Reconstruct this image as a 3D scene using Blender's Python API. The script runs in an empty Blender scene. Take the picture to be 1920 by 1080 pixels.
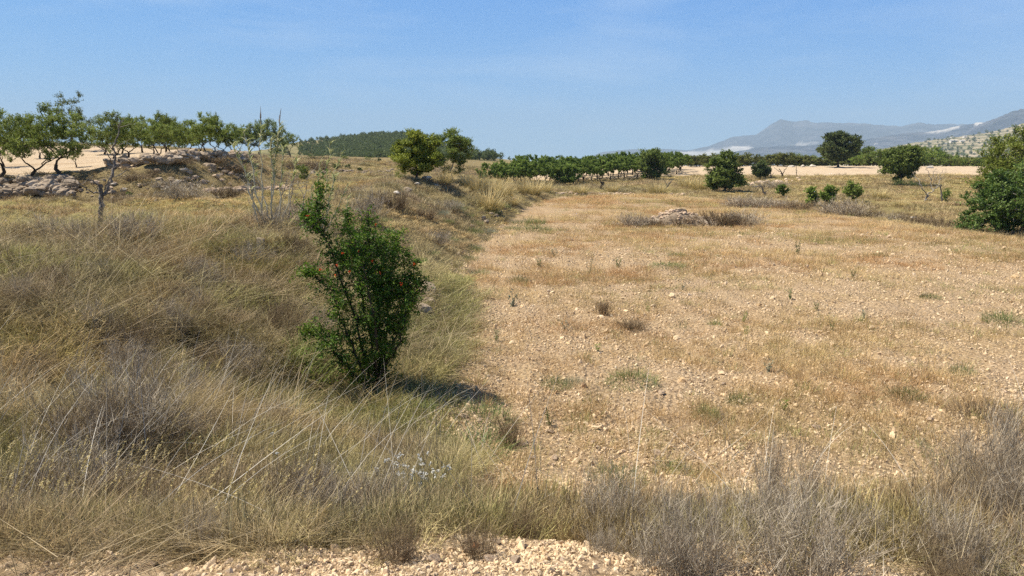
import bpy, math, random
import numpy as np
from mathutils import Vector, Matrix
from mathutils.geometry import delaunay_2d_cdt

# ------------------------------------------------------------------ camera, sky, sun, exposure
S = bpy.context.scene
COL = S.collection
CZ = 3.2; PITCH = math.radians(9.53); F = 1400.0
cam_d = bpy.data.cameras.new('camera'); cam = bpy.data.objects.new('camera', cam_d); COL.objects.link(cam)
cam.location = (0, 0, CZ); cam.rotation_euler = (math.pi/2 - PITCH, 0, 0)
cam_d.sensor_width = 36; cam_d.lens = 36*F/1920; cam_d.clip_start = 0.1; cam_d.clip_end = 40000
S.camera = cam
SUN = Vector((-0.50, 0.10, 0.86)).normalized()
SUN_EL = math.asin(SUN.z); SUN_AZ = math.atan2(SUN.x, SUN.y)
W = bpy.data.worlds.new('World'); S.world = W; W.use_nodes = True
nt = W.node_tree; nt.nodes.clear()
wo = nt.nodes.new('ShaderNodeOutputWorld'); bg = nt.nodes.new('ShaderNodeBackground'); sk = nt.nodes.new('ShaderNodeTexSky')
sk.sky_type = 'NISHITA'; sk.sun_disc = False; sk.sun_elevation = SUN_EL; sk.sun_rotation = SUN_AZ
sk.altitude = 600; sk.air_density = 0.5; sk.dust_density = 0.0; sk.ozone_density = 1.0
bg.inputs['Strength'].default_value = 0.10
# grade the clear sky to the deep blue of the day
sp = nt.nodes.new('ShaderNodeSeparateColor'); cb = nt.nodes.new('ShaderNodeCombineColor'); nt.links.new(sk.outputs[0], sp.inputs[0])
for i, (ga, gg) in enumerate(((.48, .95), (.565, .58), (.665, .20))):
    a1 = nt.nodes.new('ShaderNodeMath'); a1.operation = 'MULTIPLY'; a1.inputs[1].default_value = .1; nt.links.new(sp.outputs[i], a1.inputs[0])
    a2 = nt.nodes.new('ShaderNodeMath'); a2.operation = 'POWER'; a2.inputs[1].default_value = gg; nt.links.new(a1.outputs[0], a2.inputs[0])
    a3 = nt.nodes.new('ShaderNodeMath'); a3.operation = 'MULTIPLY'; a3.inputs[1].default_value = ga*10; nt.links.new(a2.outputs[0], a3.inputs[0]); nt.links.new(a3.outputs[0], cb.inputs[i])
# faint wisps of high cirrus
tc = nt.nodes.new('ShaderNodeTexCoord'); mp = nt.nodes.new('ShaderNodeMapping'); mp.inputs['Rotation'].default_value = (0, .5, .25); mp.inputs['Scale'].default_value = (1.2, 1.6, 5.5); nt.links.new(tc.outputs['Generated'], mp.inputs[0])
cn = nt.nodes.new('ShaderNodeTexNoise'); cn.inputs['Scale'].default_value = 2.3; cn.inputs['Detail'].default_value = 6; cn.inputs['Roughness'].default_value = .55; cn.inputs['Distortion'].default_value = .6; nt.links.new(mp.outputs[0], cn.inputs['Vector'])
cr_ = nt.nodes.new('ShaderNodeMapRange'); cr_.inputs[1].default_value = .5; cr_.inputs[2].default_value = .8; cr_.inputs[3].default_value = 0; cr_.inputs[4].default_value = .35; nt.links.new(cn.outputs[0], cr_.inputs[0])
cm = nt.nodes.new('ShaderNodeMix'); cm.data_type = 'RGBA'; cm.inputs[7].default_value = (4.9, 5.7, 6.6, 1); nt.links.new(cr_.outputs[0], cm.inputs[0]); nt.links.new(cb.outputs[0], cm.inputs[6])
# towards the zenith the sky darkens
z1 = nt.nodes.new('ShaderNodeMath'); z1.operation = 'MULTIPLY'; z1.use_clamp = True; z1.inputs[1].default_value = .1/.20; nt.links.new(sp.outputs[1], z1.inputs[0])
z2 = nt.nodes.new('ShaderNodeVectorMath'); z2.operation = 'SCALE'; nt.links.new(cm.outputs[2], z2.inputs[0]); nt.links.new(z1.outputs[0], z2.inputs['Scale'])
nt.links.new(z2.outputs[0], bg.inputs[0]); nt.links.new(bg.outputs[0], wo.inputs[0])
sd = bpy.data.lights.new('sun', 'SUN'); so = bpy.data.objects.new('sun', sd); COL.objects.link(so)
sd.energy = 5.0; sd.angle = math.radians(0.53); sd.color = (1.0, 0.915, 0.76)
so.rotation_euler = SUN.to_track_quat('Z', 'Y').to_euler(); so.location = (-20, 5, 40)
S.view_settings.view_transform = 'Standard'; S.view_settings.look = 'None'
S.view_settings.exposure = 0.7; S.view_settings.gamma = 1.0
S.render.engine = 'CYCLES'
S.cycles.max_bounces = 5; S.cycles.diffuse_bounces = 2; S.cycles.glossy_bounces = 1
S.cycles.transmission_bounces = 3; S.cycles.transparent_max_bounces = 4; S.cycles.volume_bounces = 0
S.cycles.use_denoising = False; S.cycles.denoiser = 'OPENIMAGEDENOISE'
S.cycles.denoising_input_passes = 'RGB_ALBEDO_NORMAL'; S.cycles.denoising_prefilter = 'ACCURATE'
S.cycles.caustics_reflective = False; S.cycles.caustics_refractive = False

R = np.random.default_rng(7)
random.seed(7)

def ray(px, py):
    u = (px-960)/F; v = (540-py)/F
    return np.array([u, math.cos(PITCH)+v*math.sin(PITCH), -math.sin(PITCH)+v*math.cos(PITCH)])
def P(px, py, z):
    d = ray(px, py); t = (z-CZ)/d[2]
    return (d[0]*t, d[1]*t, z)
def D(px, py, Y):
    d = ray(px, py); t = Y/d[1]
    return np.array([d[0]*t, Y, CZ+d[2]*t])

# ------------------------------------------------------------------ noise
def _h(ix, iy, seed):
    n = (ix.astype(np.int64)*374761393 + iy.astype(np.int64)*668265263 + seed*974711) & 0xffffffff
    n = ((n ^ (n >> 13))*1274126177) & 0xffffffff
    n = n ^ (n >> 16)
    return (n & 0xffffff)/float(0xffffff)
def vnoise(x, y, seed=0):
    x = np.asarray(x, float); y = np.asarray(y, float)
    ix = np.floor(x); iy = np.floor(y); fx = x-ix; fy = y-iy
    fx = fx*fx*(3-2*fx); fy = fy*fy*(3-2*fy)
    a = _h(ix, iy, seed); b = _h(ix+1, iy, seed); c = _h(ix, iy+1, seed); d = _h(ix+1, iy+1, seed)
    return (a*(1-fx)+b*fx)*(1-fy)+(c*(1-fx)+d*fx)*fy
def fbm(x, y, s, o=4, seed=0):
    t = 0; a = 1; n = 0
    for k in range(o):
        t = t + a*(vnoise(np.asarray(x)/s+17.3*k, np.asarray(y)/s-9.1*k, seed+k)-.5); n += a; a *= .5; s *= .5
    return 2*t/n
def sst(a, b, x):
    t = np.clip((x-a)/(b-a), 0, 1); return t*t*(3-2*t)

# ------------------------------------------------------------------ terrain as break lines
LINES = [
 [(-300,-60,3),(-40,-8,2.3),(-3,-8,1.6),(3,-8,1.6),(40,-8,1.6),(300,-60,1.6)],
 [(-300,3,4),(-40,3,2.5),(-9,2.8,1.95),(-5,2.8,1.72),(-2,3,1.58),(0,3.05,1.55),(3,3.3,1.5),(8,3.9,1.45),(16,4.7,1.45),(40,6,1.4),(300,10,1.4)],
 [(-3.2,4.8,1.1),(-1,4.7,.9),(1.5,4.9,.78),(5,5.1,.8),(10,5.5,.8),(18,6.3,.8)],
 [(-2.4,8.6,.16),(-1.2,7.7,.1),(.5,7.3,.06),(4,7,.05),(10,7.1,.03),(22,7.8,0)],
 [(-2.0,10.2,.08),(-1.2,12,.04),(-1.2,15,0),(-1.35,20,0),(-1.5,25.8,0),(-.7,37,0),(1,53,0),(2.4,62,0),(4.4,70,0),(10,75,0),(17,76,0),(20.8,57,0),(21.3,45,0),(21.5,31,0),(22,18,0),(22.4,8.6,0)],
 [(5,73,-.1),(10,77.5,-.15),(18,78,-.3),(21.8,57,-.4),(22.2,45,-.4),(22.4,31,-.4),(23,18,-.4),(24,8.6,-.2)],
 [(-4.7,9.9,1.05),(-3.9,11.8,.72),(-3.4,15,.8),(-3.2,20,.85),(-3.3,28,.9),(-2.6,38,1.0),(-1.3,48,1.1),(.2,57,.9)],
 [(-9.5,5,1.9),(-8.8,9,1.72),(-8.2,12.5,1.7),(-6.9,15.5,1.68),(-6.4,18.5,1.66),(-5.8,23,1.72),(-5.5,30,1.86),(-5.5,38,2.16),(-4.6,46,2.32),(-3.4,54,2.2),(-1.2,61,1.7),(.8,68,1.0),(2,76,.4)],
 [(-9.6,18.2,1.58),(-9,23,1.6),(-8.6,30,1.68),(-8.6,38,1.75),(-9,48,1.8),(-8,60,1.8),(-5,70,1.4),(-2,80,.6)],
 # foot and top of the rocky terrace step on the left
 [(-70,40,1.7),(-32,37,1.62),(-24.6,35.5,1.6),(-19.5,31.5,1.58),(-14.6,28.5,1.6),(-13.2,31,1.62),(-13.4,37,1.62),(-14,45,1.7),(-16.5,58,1.75),(-21,68,1.8),(-30,82,2.0)],
 [(-70,42,3.0),(-32,38.3,2.5),(-25,37,2.46),(-20.5,35,2.7),(-18,34.6,3.1),(-16.6,37,3.42),(-16.8,43,3.6),(-18.5,51,3.65),(-21.5,62,3.6),(-27,72,3.5),(-34,84,3.0)],
 [(-90,70,5.4),(-50,70,4.9),(-38,70,4.7),(-31,72,4.3),(-29,76,3.9)],
]
PTS = [(-60,10,2.6),(-30,12,2.0),(-16,10,1.9),(-13,16,1.75),(-30,25,1.8),(-18,24,1.65),(-60,26,2.2),(-8.3,7,1.8),
 (-5.6,6,1.3),(-5.2,7.8,1.12),(-3.4,7.0,.7),(-6.6,11,1.45),(-5,15.3,1.38),(-4.7,19,1.3),(-4.6,25,1.4),
 (-40,52,3.6),(-26,52,3.8),(-80,110,6),(-45,110,5.2),(-36,100,3.2),(-30,95,2.1),(-24,85,1.9),(-14,85,1.6),(-22,105,2.3),
 (-40,125,3.4),(-34,160,4.2),(-20,140,3.2),(-8,100,.6),(-4,90,.35),(-7,120,.9),(-10,150,2.6),(-13,200,4.0),(-2,220,3.4),(-60,220,5),(-150,150,8),(-200,40,6),(-200,300,8),
 (5,88,.15),(5,110,.45),(12,110,.6),(20,120,1.1),(12,140,1.2),(24,140,1.75),(10,180,1.6),(25,165,2.3),(18,240,2.0),
 (26,90,.05),(34,100,.35),(45,120,1.15),(70,125,1.2),(45,160,2.3),(75,160,2.3),(110,160,2.3),(110,120,1.1),(45,185,2.4),(110,190,2.3),(160,170,2),
 (30,40,-.35),(30,65,-.2),(30,20,-.3),(45,30,-.2),(60,60,0),(60,90,.3),(120,60,0),(300,100,0),(90,10,.2),
 (60,260,0),(150,300,-2),(0,330,0),(-80,400,3),(-300,600,0),(0,700,-12),(300,600,-14),(700,300,-14),(700,-60,0),(-700,-60,5),(-700,1200,-20),(0,1200,-24),(700,1200,-24),(-700,400,5),(0,-200,1.6),(-700,-200,3),(700,-200,1.6)]
vs, es = [], []
for L in LINES:
    b = len(vs)
    vs += L; es += [(b+i, b+i+1) for i in range(len(L)-1)]
vs += PTS
o = delaunay_2d_cdt([Vector(v[:2]) for v in vs], es, [], 0, 1e-5)
tv = np.array([[p.x, p.y] for p in o[0]]); tz = np.array([vs[oi[0]][2] if oi else 0.0 for oi in o[3]])
for i, oi in enumerate(o[3]):
    if not oi:
        d = [(tv[i][0]-v[0])**2+(tv[i][1]-v[1])**2 for v in vs]; tz[i] = vs[int(np.argmin(d))][2]
def raster(x0, x1, y0, y1, h, blur):
    nx = int((x1-x0)/h)+1; ny = int((y1-y0)/h)+1
    Z = np.zeros((ny, nx))
    for f in o[2]:
        a, b, c = [tv[i] for i in f]; za, zb, zc = [tz[i] for i in f]
        i0 = max(0, int((min(a[0],b[0],c[0])-x0)/h)); i1 = min(nx-1, int((max(a[0],b[0],c[0])-x0)/h)+1)
        j0 = max(0, int((min(a[1],b[1],c[1])-y0)/h)); j1 = min(ny-1, int((max(a[1],b[1],c[1])-y0)/h)+1)
        if i1 < i0 or j1 < j0: continue
        X, Y = np.meshgrid(x0+h*np.arange(i0, i1+1), y0+h*np.arange(j0, j1+1))
        dt = (b[1]-c[1])*(a[0]-c[0])+(c[0]-b[0])*(a[1]-c[1])
        if abs(dt) < 1e-9: continue
        l1 = ((b[1]-c[1])*(X-c[0])+(c[0]-b[0])*(Y-c[1]))/dt
        l2 = ((c[1]-a[1])*(X-c[0])+(a[0]-c[0])*(Y-c[1]))/dt
        l3 = 1-l1-l2; m = (l1 > -1e-6)&(l2 > -1e-6)&(l3 > -1e-6)
        sub = Z[j0:j1+1, i0:i1+1]; sub[m] = (l1*za+l2*zb+l3*zc)[m]
    for _ in range(blur):
        Zp = np.pad(Z, 1, mode='edge')
        Z = (Zp[1:-1,1:-1]*2+Zp[:-2,1:-1]+Zp[2:,1:-1]+Zp[1:-1,:-2]+Zp[1:-1,2:])/6
    return (x0, y0, h, Z)
G1 = raster(-45, 45, -8, 100, .25, 4)
G2 = raster(-690, 690, -190, 1190, 3, 1)
def samp(G, x, y):
    x0, y0, h, Z = G
    fx = np.clip((x-x0)/h, 0, Z.shape[1]-1.001); fy = np.clip((y-y0)/h, 0, Z.shape[0]-1.001)
    ix = fx.astype(int); iy = fy.astype(int); fx = fx-ix; fy = fy-iy
    return (Z[iy,ix]*(1-fx)+Z[iy,ix+1]*fx)*(1-fy)+(Z[iy+1,ix]*(1-fx)+Z[iy+1,ix+1]*fx)*fy
FIELD = [(-.75,8.7),(-.85,12),(-1.15,15),(-1.3,20),(-1.45,25.8),(-.65,37),(1,53),(2.4,62),(4.4,70),(10,75),(17,76),(20.8,57),(21.3,45),(21.5,31),(22,18),(22.4,6),(10,4.7),(4,4.4),(.9,4.35),(-.1,5.0),(-.6,6.6)]
STEP = [(-36,36.2),(-24.6,34.6),(-19.5,30.8),(-14.6,28),(-12.9,31),(-13,37),(-13.6,45),(-16,58),(-20,68),(-27,72),(-21.5,62),(-18.5,51),(-16.8,43),(-16.6,37),(-18,34.9),(-20.5,35.4),(-25,37.4),(-36,38.6)]
TILL1 = [(-90,43),(-32,39),(-25,37.7),(-20.8,35.8),(-18.3,35.6),(-17.2,38),(-17.4,44),(-19.2,52),(-22.5,62),(-28,73),(-32,72),(-38,71),(-50,72),(-90,72)]
TILL2 = [(14,112),(22,118),(34,121),(50,121),(70,126),(125,124),(150,190),(40,190),(15,175),(2,160),(3,112)]
def sdist(poly, x, y):
    x = np.asarray(x, float); y = np.asarray(y, float)
    d = np.full(x.shape, 1e9); ins = np.zeros(x.shape, bool); n = len(poly)
    for i in range(n):
        ax, ay = poly[i]; bx, by = poly[(i+1)%n]; ex, ey = bx-ax, by-ay
        t = np.clip(((x-ax)*ex+(y-ay)*ey)/(ex*ex+ey*ey), 0, 1)
        d = np.minimum(d, (x-ax-t*ex)**2+(y-ay-t*ey)**2)
        if ay != by:
            c = ((ay > y) != (by > y)) & (x < (bx-ax)*(y-ay)/(by-ay)+ax); ins ^= c
    d = np.sqrt(d); return np.where(ins, d, -d)
def lipy(x): return np.interp(x, [-40,-2,-.9,-.4,.3,.55,3,8,16,40], [2.9,3.0,3.1,3.35,3.35,3.1,2.9,2.8,3.2,6])
def height(x, y):
    x = np.atleast_1d(np.asarray(x, float)); y = np.atleast_1d(np.asarray(y, float))
    a = samp(G1, x, y); b = samp(G2, x, y)
    w = np.clip(np.minimum(np.minimum(x+44, 44-x), np.minimum(y+7.5, 99-y))/4, 0, 1)
    z = a*w+b*(1-w)
    r = np.hypot(x, y)
    z = np.where(r > 900, z-(np.clip(r, 900, 12000)-900)*.006, z)
    fd = sst(-.3, .8, sdist(FIELD, x, y)); rd = sst(.4, -.3, y-lipy(x))
    tl = sst(0, 1, sdist(TILL1, x, y))
    rough = (1-fd)*(1-rd*.8)*(1-.8*tl)
    z = z + rough*((.17+.12*sst(-1.5, -3, x))*fbm(x, y, 2.2, 3, 3)+.16*sst(-1.8, -3, x)*fbm(x, y, 1.1, 2, 13)+.07*fbm(x, y, .5, 2, 8))*sst(2000, 100, r)
    z = z + (fd+rd)*(.025*fbm(x, y, .9, 3, 5)+.03*fbm(x, y, .28, 2, 6)*sst(40, 15, r)) + .12*fbm(x, y, 30, 2, 9)*sst(60, 90, r) + 2*fbm(x, y, 260, 3, 2)*sst(250, 500, r)
    # plough furrows, a low relief of the tilled soil
    z = z + fd*.018*np.sin((x+.12*np.sin(y*.4))*2*math.pi/.75)*sst(70, 20, r)
    return z
def H(x, y): return float(height(x, y)[0])
def hit(px, py, near=3.0):
    d = ray(px, py); t = np.concatenate([np.arange(near, 30, .1), np.arange(30, 400, .5)])
    X = d[0]*t; Y = d[1]*t; Z = CZ+d[2]*t
    k = np.nonzero(Z <= np.where((np.abs(X) < 44) & (Y < 99), samp(G1, X, Y), samp(G2, X, Y))+.12)[0]
    k = k[0] if len(k) else len(t)-1
    t = t[k]+np.linspace(-.3, 3+t[k]*.05, 60); X = d[0]*t; Y = d[1]*t; Z = CZ+d[2]*t
    k = np.nonzero(Z <= height(X, Y))[0]
    k = k[0] if len(k) else len(t)-1
    return np.array([X[k], Y[k], H(X[k], Y[k])])
def proj(p):
    c, s = math.cos(PITCH), math.sin(PITCH); y, z = p[1], p[2]-CZ
    dep = y*c-z*s; up = y*s+z*c
    return 960+F*p[0]/dep, 540-F*up/dep, dep

# ------------------------------------------------------------------ materials
def mat(name):
    m = bpy.data.materials.new(name); m.use_nodes = True; t = m.node_tree; t.nodes.clear()
    out = t.nodes.new('ShaderNodeOutputMaterial'); return m, t, out
class N:
    def __init__(s, t): s.t = t
    def n(s, typ, ins={}, **kw):
        nd = s.t.nodes.new('ShaderNode'+typ)
        for k, v in kw.items(): setattr(nd, k, v)
        for k, v in ins.items():
            if isinstance(v, bpy.types.NodeSocket): s.t.links.new(v, nd.inputs[k])
            else: nd.inputs[k].default_value = v
        return nd
    def noise(s, vec, scale, det=4, rough=.55, lac=2.0):
        return s.n('TexNoise', {'Vector': vec, 'Scale': scale, 'Detail': det, 'Roughness': rough}).outputs['Fac']
    def ramp(s, fac, stops, interp='LINEAR'):
        nd = s.n('ValToRGB', {'Fac': fac}); cr = nd.color_ramp; cr.interpolation = interp
        while len(cr.elements) < len(stops): cr.elements.new(.5)
        for e, (p, c) in zip(cr.elements, stops): e.position = p; e.color = (*c, 1) if len(c) == 3 else c
        return nd.outputs[0]
    def mix(s, f, a, b, typ='MIX'):
        nd = s.n('Mix', {}, data_type='RGBA', blend_type=typ)
        for i, v in ((0, f), (6, a), (7, b)):
            if isinstance(v, bpy.types.NodeSocket): s.t.links.new(v, nd.inputs[i])
            else: nd.inputs[i].default_value = (*v, 1) if isinstance(v, tuple) and len(v) == 3 else v
        return nd.outputs[2]
    def m(s, op, a, b=0.0, clamp=False):
        nd = s.n('Math', {}, operation=op, use_clamp=clamp)
        for i, v in ((0, a), (1, b)):
            if isinstance(v, bpy.types.NodeSocket): s.t.links.new(v, nd.inputs[i])
            else: nd.inputs[i].default_value = v
        return nd.outputs[0]
    def attr(s, name, typ='GEOMETRY'): return s.n('Attribute', {}, attribute_name=name, attribute_type=typ)
    def pos(s): return s.n('TexCoord').outputs['Object']

def leaf_mat(name, stops, trans=.32, rough=.6, spec=.25, objvar=.25, tint=False):
    m, t, out = mat(name); g = N(t)
    r = g.attr('rnd').outputs['Fac']
    c = g.ramp(r, stops)
    if tint: c = g.mix(1.0, c, g.attr('tint', 'INSTANCER').outputs['Color'], 'MULTIPLY')
    if objvar:
        oi = g.n('ObjectInfo').outputs['Random']
        k = g.m('ADD', g.m('MULTIPLY', oi, objvar), 1-objvar/2)
        hs = g.n('HueSaturation', {'Color': c, 'Value': k}); c = hs.outputs[0]
    b = g.n('BsdfPrincipled', {'Base Color': c, 'Roughness': rough, 'Specular IOR Level': spec})
    tr = g.n('BsdfTranslucent', {'Color': c})
    mx = g.n('MixShader', {0: trans}); t.links.new(b.outputs[0], mx.inputs[1]); t.links.new(tr.outputs[0], mx.inputs[2])
    t.links.new(mx.outputs[0], out.inputs[0]); return m
def bark_mat(name, c1, c2, scale=6):
    m, t, out = mat(name); g = N(t); p = g.n('TexCoord').outputs['Object']
    mp = g.n('Mapping', {'Vector': p, 'Scale': (1, 1, .25)}).outputs[0]
    n = g.noise(mp, scale*4, 6, .7); c = g.ramp(n, [(.35, c1), (.65, c2)])
    bp = g.n('Bump', {'Height': n, 'Strength': .6, 'Distance': .02}).outputs[0]
    b = g.n('BsdfPrincipled', {'Base Color': c, 'Roughness': .9, 'Specular IOR Level': .1, 'Normal': bp})
    t.links.new(b.outputs[0], out.inputs[0]); return m
def stone_mat(name, c1, c2, c3, sc=3.0):
    m, t, out = mat(name); g = N(t); p = g.pos()
    oi = g.n('ObjectInfo').outputs['Random']
    n = g.noise(p, sc, 6, .65); n2 = g.noise(p, sc*9, 4, .7)
    c = g.ramp(n, [(.3, c1), (.52, c2), (.72, c3)])
    c = g.mix(g.m('MULTIPLY', g.m('SUBTRACT', n2, .45, True), 1.2, True), c, tuple(x*.45 for x in c1))
    hs = g.n('HueSaturation', {'Color': c, 'Value': g.m('ADD', g.m('MULTIPLY', oi, .3), .85)}).outputs[0]
    bp = g.n('Bump', {'Height': g.m('ADD', n, n2), 'Strength': .7, 'Distance': .03}).outputs[0]
    b = g.n('BsdfPrincipled', {'Base Color': hs, 'Roughness': .95, 'Specular IOR Level': .1, 'Normal': bp})
    t.links.new(b.outputs[0], out.inputs[0]); return m

def ground_mat():
    m, t, out = mat('ground_soil'); g = N(t); p = g.pos()
    z = g.n('SeparateColor', {'Color': g.attr('zone').outputs['Color']}).outputs
    zf, zt, zg = z[0], z[1], z[2]
    za = g.attr('verge').outputs['Fac']; zgreen = g.attr('greenish').outputs['Fac']
    nb = g.noise(p, .35, 5, .6); nm = g.noise(p, 2.2, 6, .65); nf = g.noise(p, 14, 6, .7); nff = g.noise(p, 60, 3, .7)
    # pebbly soil
    vor = g.n('TexVoronoi', {'Vector': p, 'Scale': 13, 'Randomness': 1}); vor.feature = 'F1'
    vor2 = g.n('TexVoronoi', {'Vector': p, 'Scale': 31, 'Randomness': 1})
    peb = g.ramp(vor.outputs['Distance'], [(.0, (1, 1, 1)), (.45, (.5, .5, .5)), (.75, (0, 0, 0))])
    soil = g.ramp(nm, [(.28, (.28, .19, .095)), (.5, (.43, .31, .165)), (.72, (.58, .44, .26))])
    soil = g.mix(g.m('MULTIPLY', g.m('SUBTRACT', nf, .35, True), 1.6, True), soil, (.66, .52, .34))
    pc = g.mix(g.n('SeparateColor', {'Color': vor.outputs['Color']}).outputs[0], (.40, .27, .17), (.74, .60, .44))
    soil = g.mix(g.m('MULTIPLY', peb, .55), soil, pc)
    pc2 = g.mix(g.n('SeparateColor', {'Color': vor2.outputs['Color']}).outputs[1], (.33, .20, .12), (.68, .52, .36))
    soil = g.mix(.35, soil, pc2)
    # dry grass cover in patches on the field
    gr = g.m('MULTIPLY', g.m('SUBTRACT', nb, .42, True), 3.2, True)
    gcol = g.ramp(nf, [(.3, (.33, .21, .09)), (.5, (.47, .33, .15)), (.7, (.60, .45, .22))])
    field = g.mix(g.m('MULTIPLY', gr, .6), soil, gcol)
    # pale tilled soil
    till = g.ramp(nf, [(.3, (.40, .29, .18)), (.5, (.60, .47, .32)), (.7, (.76, .63, .46))])
    till = g.mix(g.m('MULTIPLY', g.m('SUBTRACT', nm, .55, True), 2, True), till, (.42, .28, .18))
    # scrubby soil
    scr = g.ramp(nf, [(.25, (.10, .075, .04)), (.45, (.20, .15, .08)), (.6, (.31, .235, .13)), (.8, (.42, .33, .21))])
    scr2 = g.ramp(nm, [(.3, (.13, .12, .055)), (.5, (.25, .20, .09)), (.7, (.40, .31, .15))])
    scrub = g.mix(.5, scr, scr2)
    grn = g.ramp(nm, [(.3, (.16, .16, .05)), (.5, (.30, .26, .09)), (.7, (.44, .36, .14))])
    scrub = g.mix(zgreen, scrub, g.mix(.35, grn, scr))
    wob = g.m('MULTIPLY', g.m('SUBTRACT', g.noise(p, 1.7, 6, .65), .5), 1.5)
    def edge(w): return g.m('MULTIPLY', g.m('SUBTRACT', g.m('ADD', w, wob), .38), 4, True)
    st = g.noise(g.n('Mapping', {'Vector': p, 'Rotation': (0, 0, .35), 'Scale': (.08, 1.1, 1)}).outputs[0], 1.2, 5, .6)
    till = g.mix(g.m('MULTIPLY', g.m('SUBTRACT', st, .48, True), 4, True), till, (.44, .32, .20))
    till = g.mix(g.m('MULTIPLY', peb, .3), till, pc)
    c = g.mix(edge(zf), scrub, field)
    dk = g.m('MULTIPLY', g.m('SUBTRACT', vor2.outputs['Distance'], .42, True), 2.2, True)
    c = g.mix(edge(za), c, soil)
    c = g.mix(edge(zt), c, till)
    c = g.mix(zg, c, g.ramp(g.noise(p, .004, 6, .6), [(.35, (.10, .11, .06)), (.5, (.24, .2, .13)), (.65, (.42, .34, .24))]))
    c = g.mix(g.m('MULTIPLY', dk, g.m('MAXIMUM', zf, za)), c, (.27, .185, .11))
    hgt = g.m('ADD', g.m('MULTIPLY', peb, .6), g.m('ADD', g.m('MULTIPLY', nf, .7), g.m('MULTIPLY', nff, .25)))
    bp = g.n('Bump', {'Height': hgt, 'Strength': 1.0, 'Distance': .08}).outputs[0]
    b = g.n('BsdfPrincipled', {'Base Color': c, 'Roughness': .97, 'Specular IOR Level': .05, 'Normal': bp})
    t.links.new(b.outputs[0], out.inputs[0]); return m

M = {}
M['ground'] = ground_mat()
M['almond'] = leaf_mat('almond_leaf', [(0, (.09, .125, .018)), (.5, (.20, .26, .045)), (1, (.35, .40, .11))])
M['orchard'] = leaf_mat('orchard_leaf', [(0, (.08, .13, .018)), (.5, (.18, .26, .04)), (1, (.30, .37, .08))])
M['juniper'] = leaf_mat('juniper_leaf', [(0, (.09, .12, .012)), (.5, (.21, .25, .028)), (1, (.34, .37, .07))])
M['pine'] = leaf_mat('pine_needle', [(0, (.075, .11, .02)), (.5, (.165, .22, .04)), (1, (.28, .33, .085))])
M['dark'] = leaf_mat('dark_evergreen', [(0, (.05, .075, .02)), (.5, (.105, .14, .04)), (1, (.18, .22, .07))])
M['olivebrown'] = leaf_mat('olive_brown_leaf', [(0, (.085, .095, .02)), (.5, (.17, .185, .045)), (1, (.26, .27, .08))])
M['pome'] = leaf_mat('pomegranate_leaf', [(0, (.04, .095, .010)), (.5, (.10, .195, .018)), (.85, (.21, .31, .03)), (1, (.40, .40, .05))], rough=.5, spec=.25, objvar=0)
M['fig'] = leaf_mat('fig_leaf', [(0, (.045, .09, .016)), (.5, (.11, .185, .032)), (1, (.23, .31, .08))], rough=.5, spec=.3, objvar=0)
M['pistachio'] = leaf_mat('pistachio_leaf', [(0, (.085, .11, .016)), (.5, (.185, .23, .032)), (1, (.32, .35, .08))], objvar=0)
M['reed'] = leaf_mat('reed_leaf', [(0, (.22, .26, .09)), (.5, (.42, .44, .19)), (1, (.60, .58, .34))], objvar=.1)
M['reedstalk'] = bark_mat('reed_stalk', (.42, .38, .25), (.66, .60, .44), 3)
M['plume'] = leaf_mat('reed_plume', [(0, (.22, .16, .10)), (1, (.42, .33, .23))], objvar=0)
M['bark'] = bark_mat('dark_bark', (.035, .025, .018), (.10, .075, .055))
M['bark2'] = bark_mat('grey_bark', (.14, .12, .10), (.42, .38, .33))
M['deadwood'] = bark_mat('weathered_wood', (.05, .04, .032), (.33, .29, .25), 4)
M['grass'] = leaf_mat('dry_grass_blade', [(0, (.45, .40, .34)), (.5, (.8, .75, .7)), (.9, (1.25, 1.2, 1.15)), (1, (1.7, 1.65, 1.6))], trans=.22, objvar=0, tint=True, rough=.75, spec=.15)
M['twig'] = leaf_mat('dry_twig', [(0, (.14, .105, .075)), (.5, (.34, .28, .20)), (1, (.64, .56, .43))], trans=.05, rough=.8)
M['twigbrown'] = leaf_mat('brown_twig', [(0, (.09, .06, .035)), (.5, (.21, .15, .085)), (1, (.38, .29, .17))], trans=.05, rough=.8)
M['esparto'] = leaf_mat('esparto_blade', [(0, (.17, .15, .05)), (.45, (.42, .34, .13)), (.72, (.74, .57, .25)), (1, (.82, .67, .36))], trans=.2)
M['gold'] = leaf_mat('golden_seed_grass', [(0, (.40, .30, .10)), (.6, (.58, .47, .20)), (1, (.72, .62, .36))], trans=.2, objvar=0)
M['stalk'] = leaf_mat('bleached_stalk', [(0, (.34, .30, .24)), (1, (.62, .58, .50))], trans=0, objvar=.2)
M['weed'] = leaf_mat('weed_leaf', [(0, (.06, .10, .025)), (.5, (.13, .18, .05)), (1, (.24, .29, .10))], objvar=.5)
M['bright'] = leaf_mat('bright_grass', [(0, (.12, .17, .03)), (.5, (.24, .30, .07)), (1, (.42, .46, .16))], trans=.35)
M['greyweed'] = leaf_mat('grey_green_weed', [(0, (.12, .14, .09)), (.5, (.22, .25, .17)), (1, (.36, .39, .30))], objvar=.3)
M['stone'] = stone_mat('limestone', (.38, .26, .17), (.58, .44, .31), (.76, .64, .50))
M['rock'] = stone_mat('bank_rock', (.17, .13, .09), (.37, .29, .21), (.62, .53, .42), 1.3)
M['white'] = stone_mat('white_rock', (.40, .35, .28), (.58, .52, .44), (.74, .69, .61), 1.5)
M['orange'] = stone_mat('orange_clay', (.42, .16, .06), (.58, .25, .10), (.66, .34, .16), 6)
M['pebble'] = None
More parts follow.
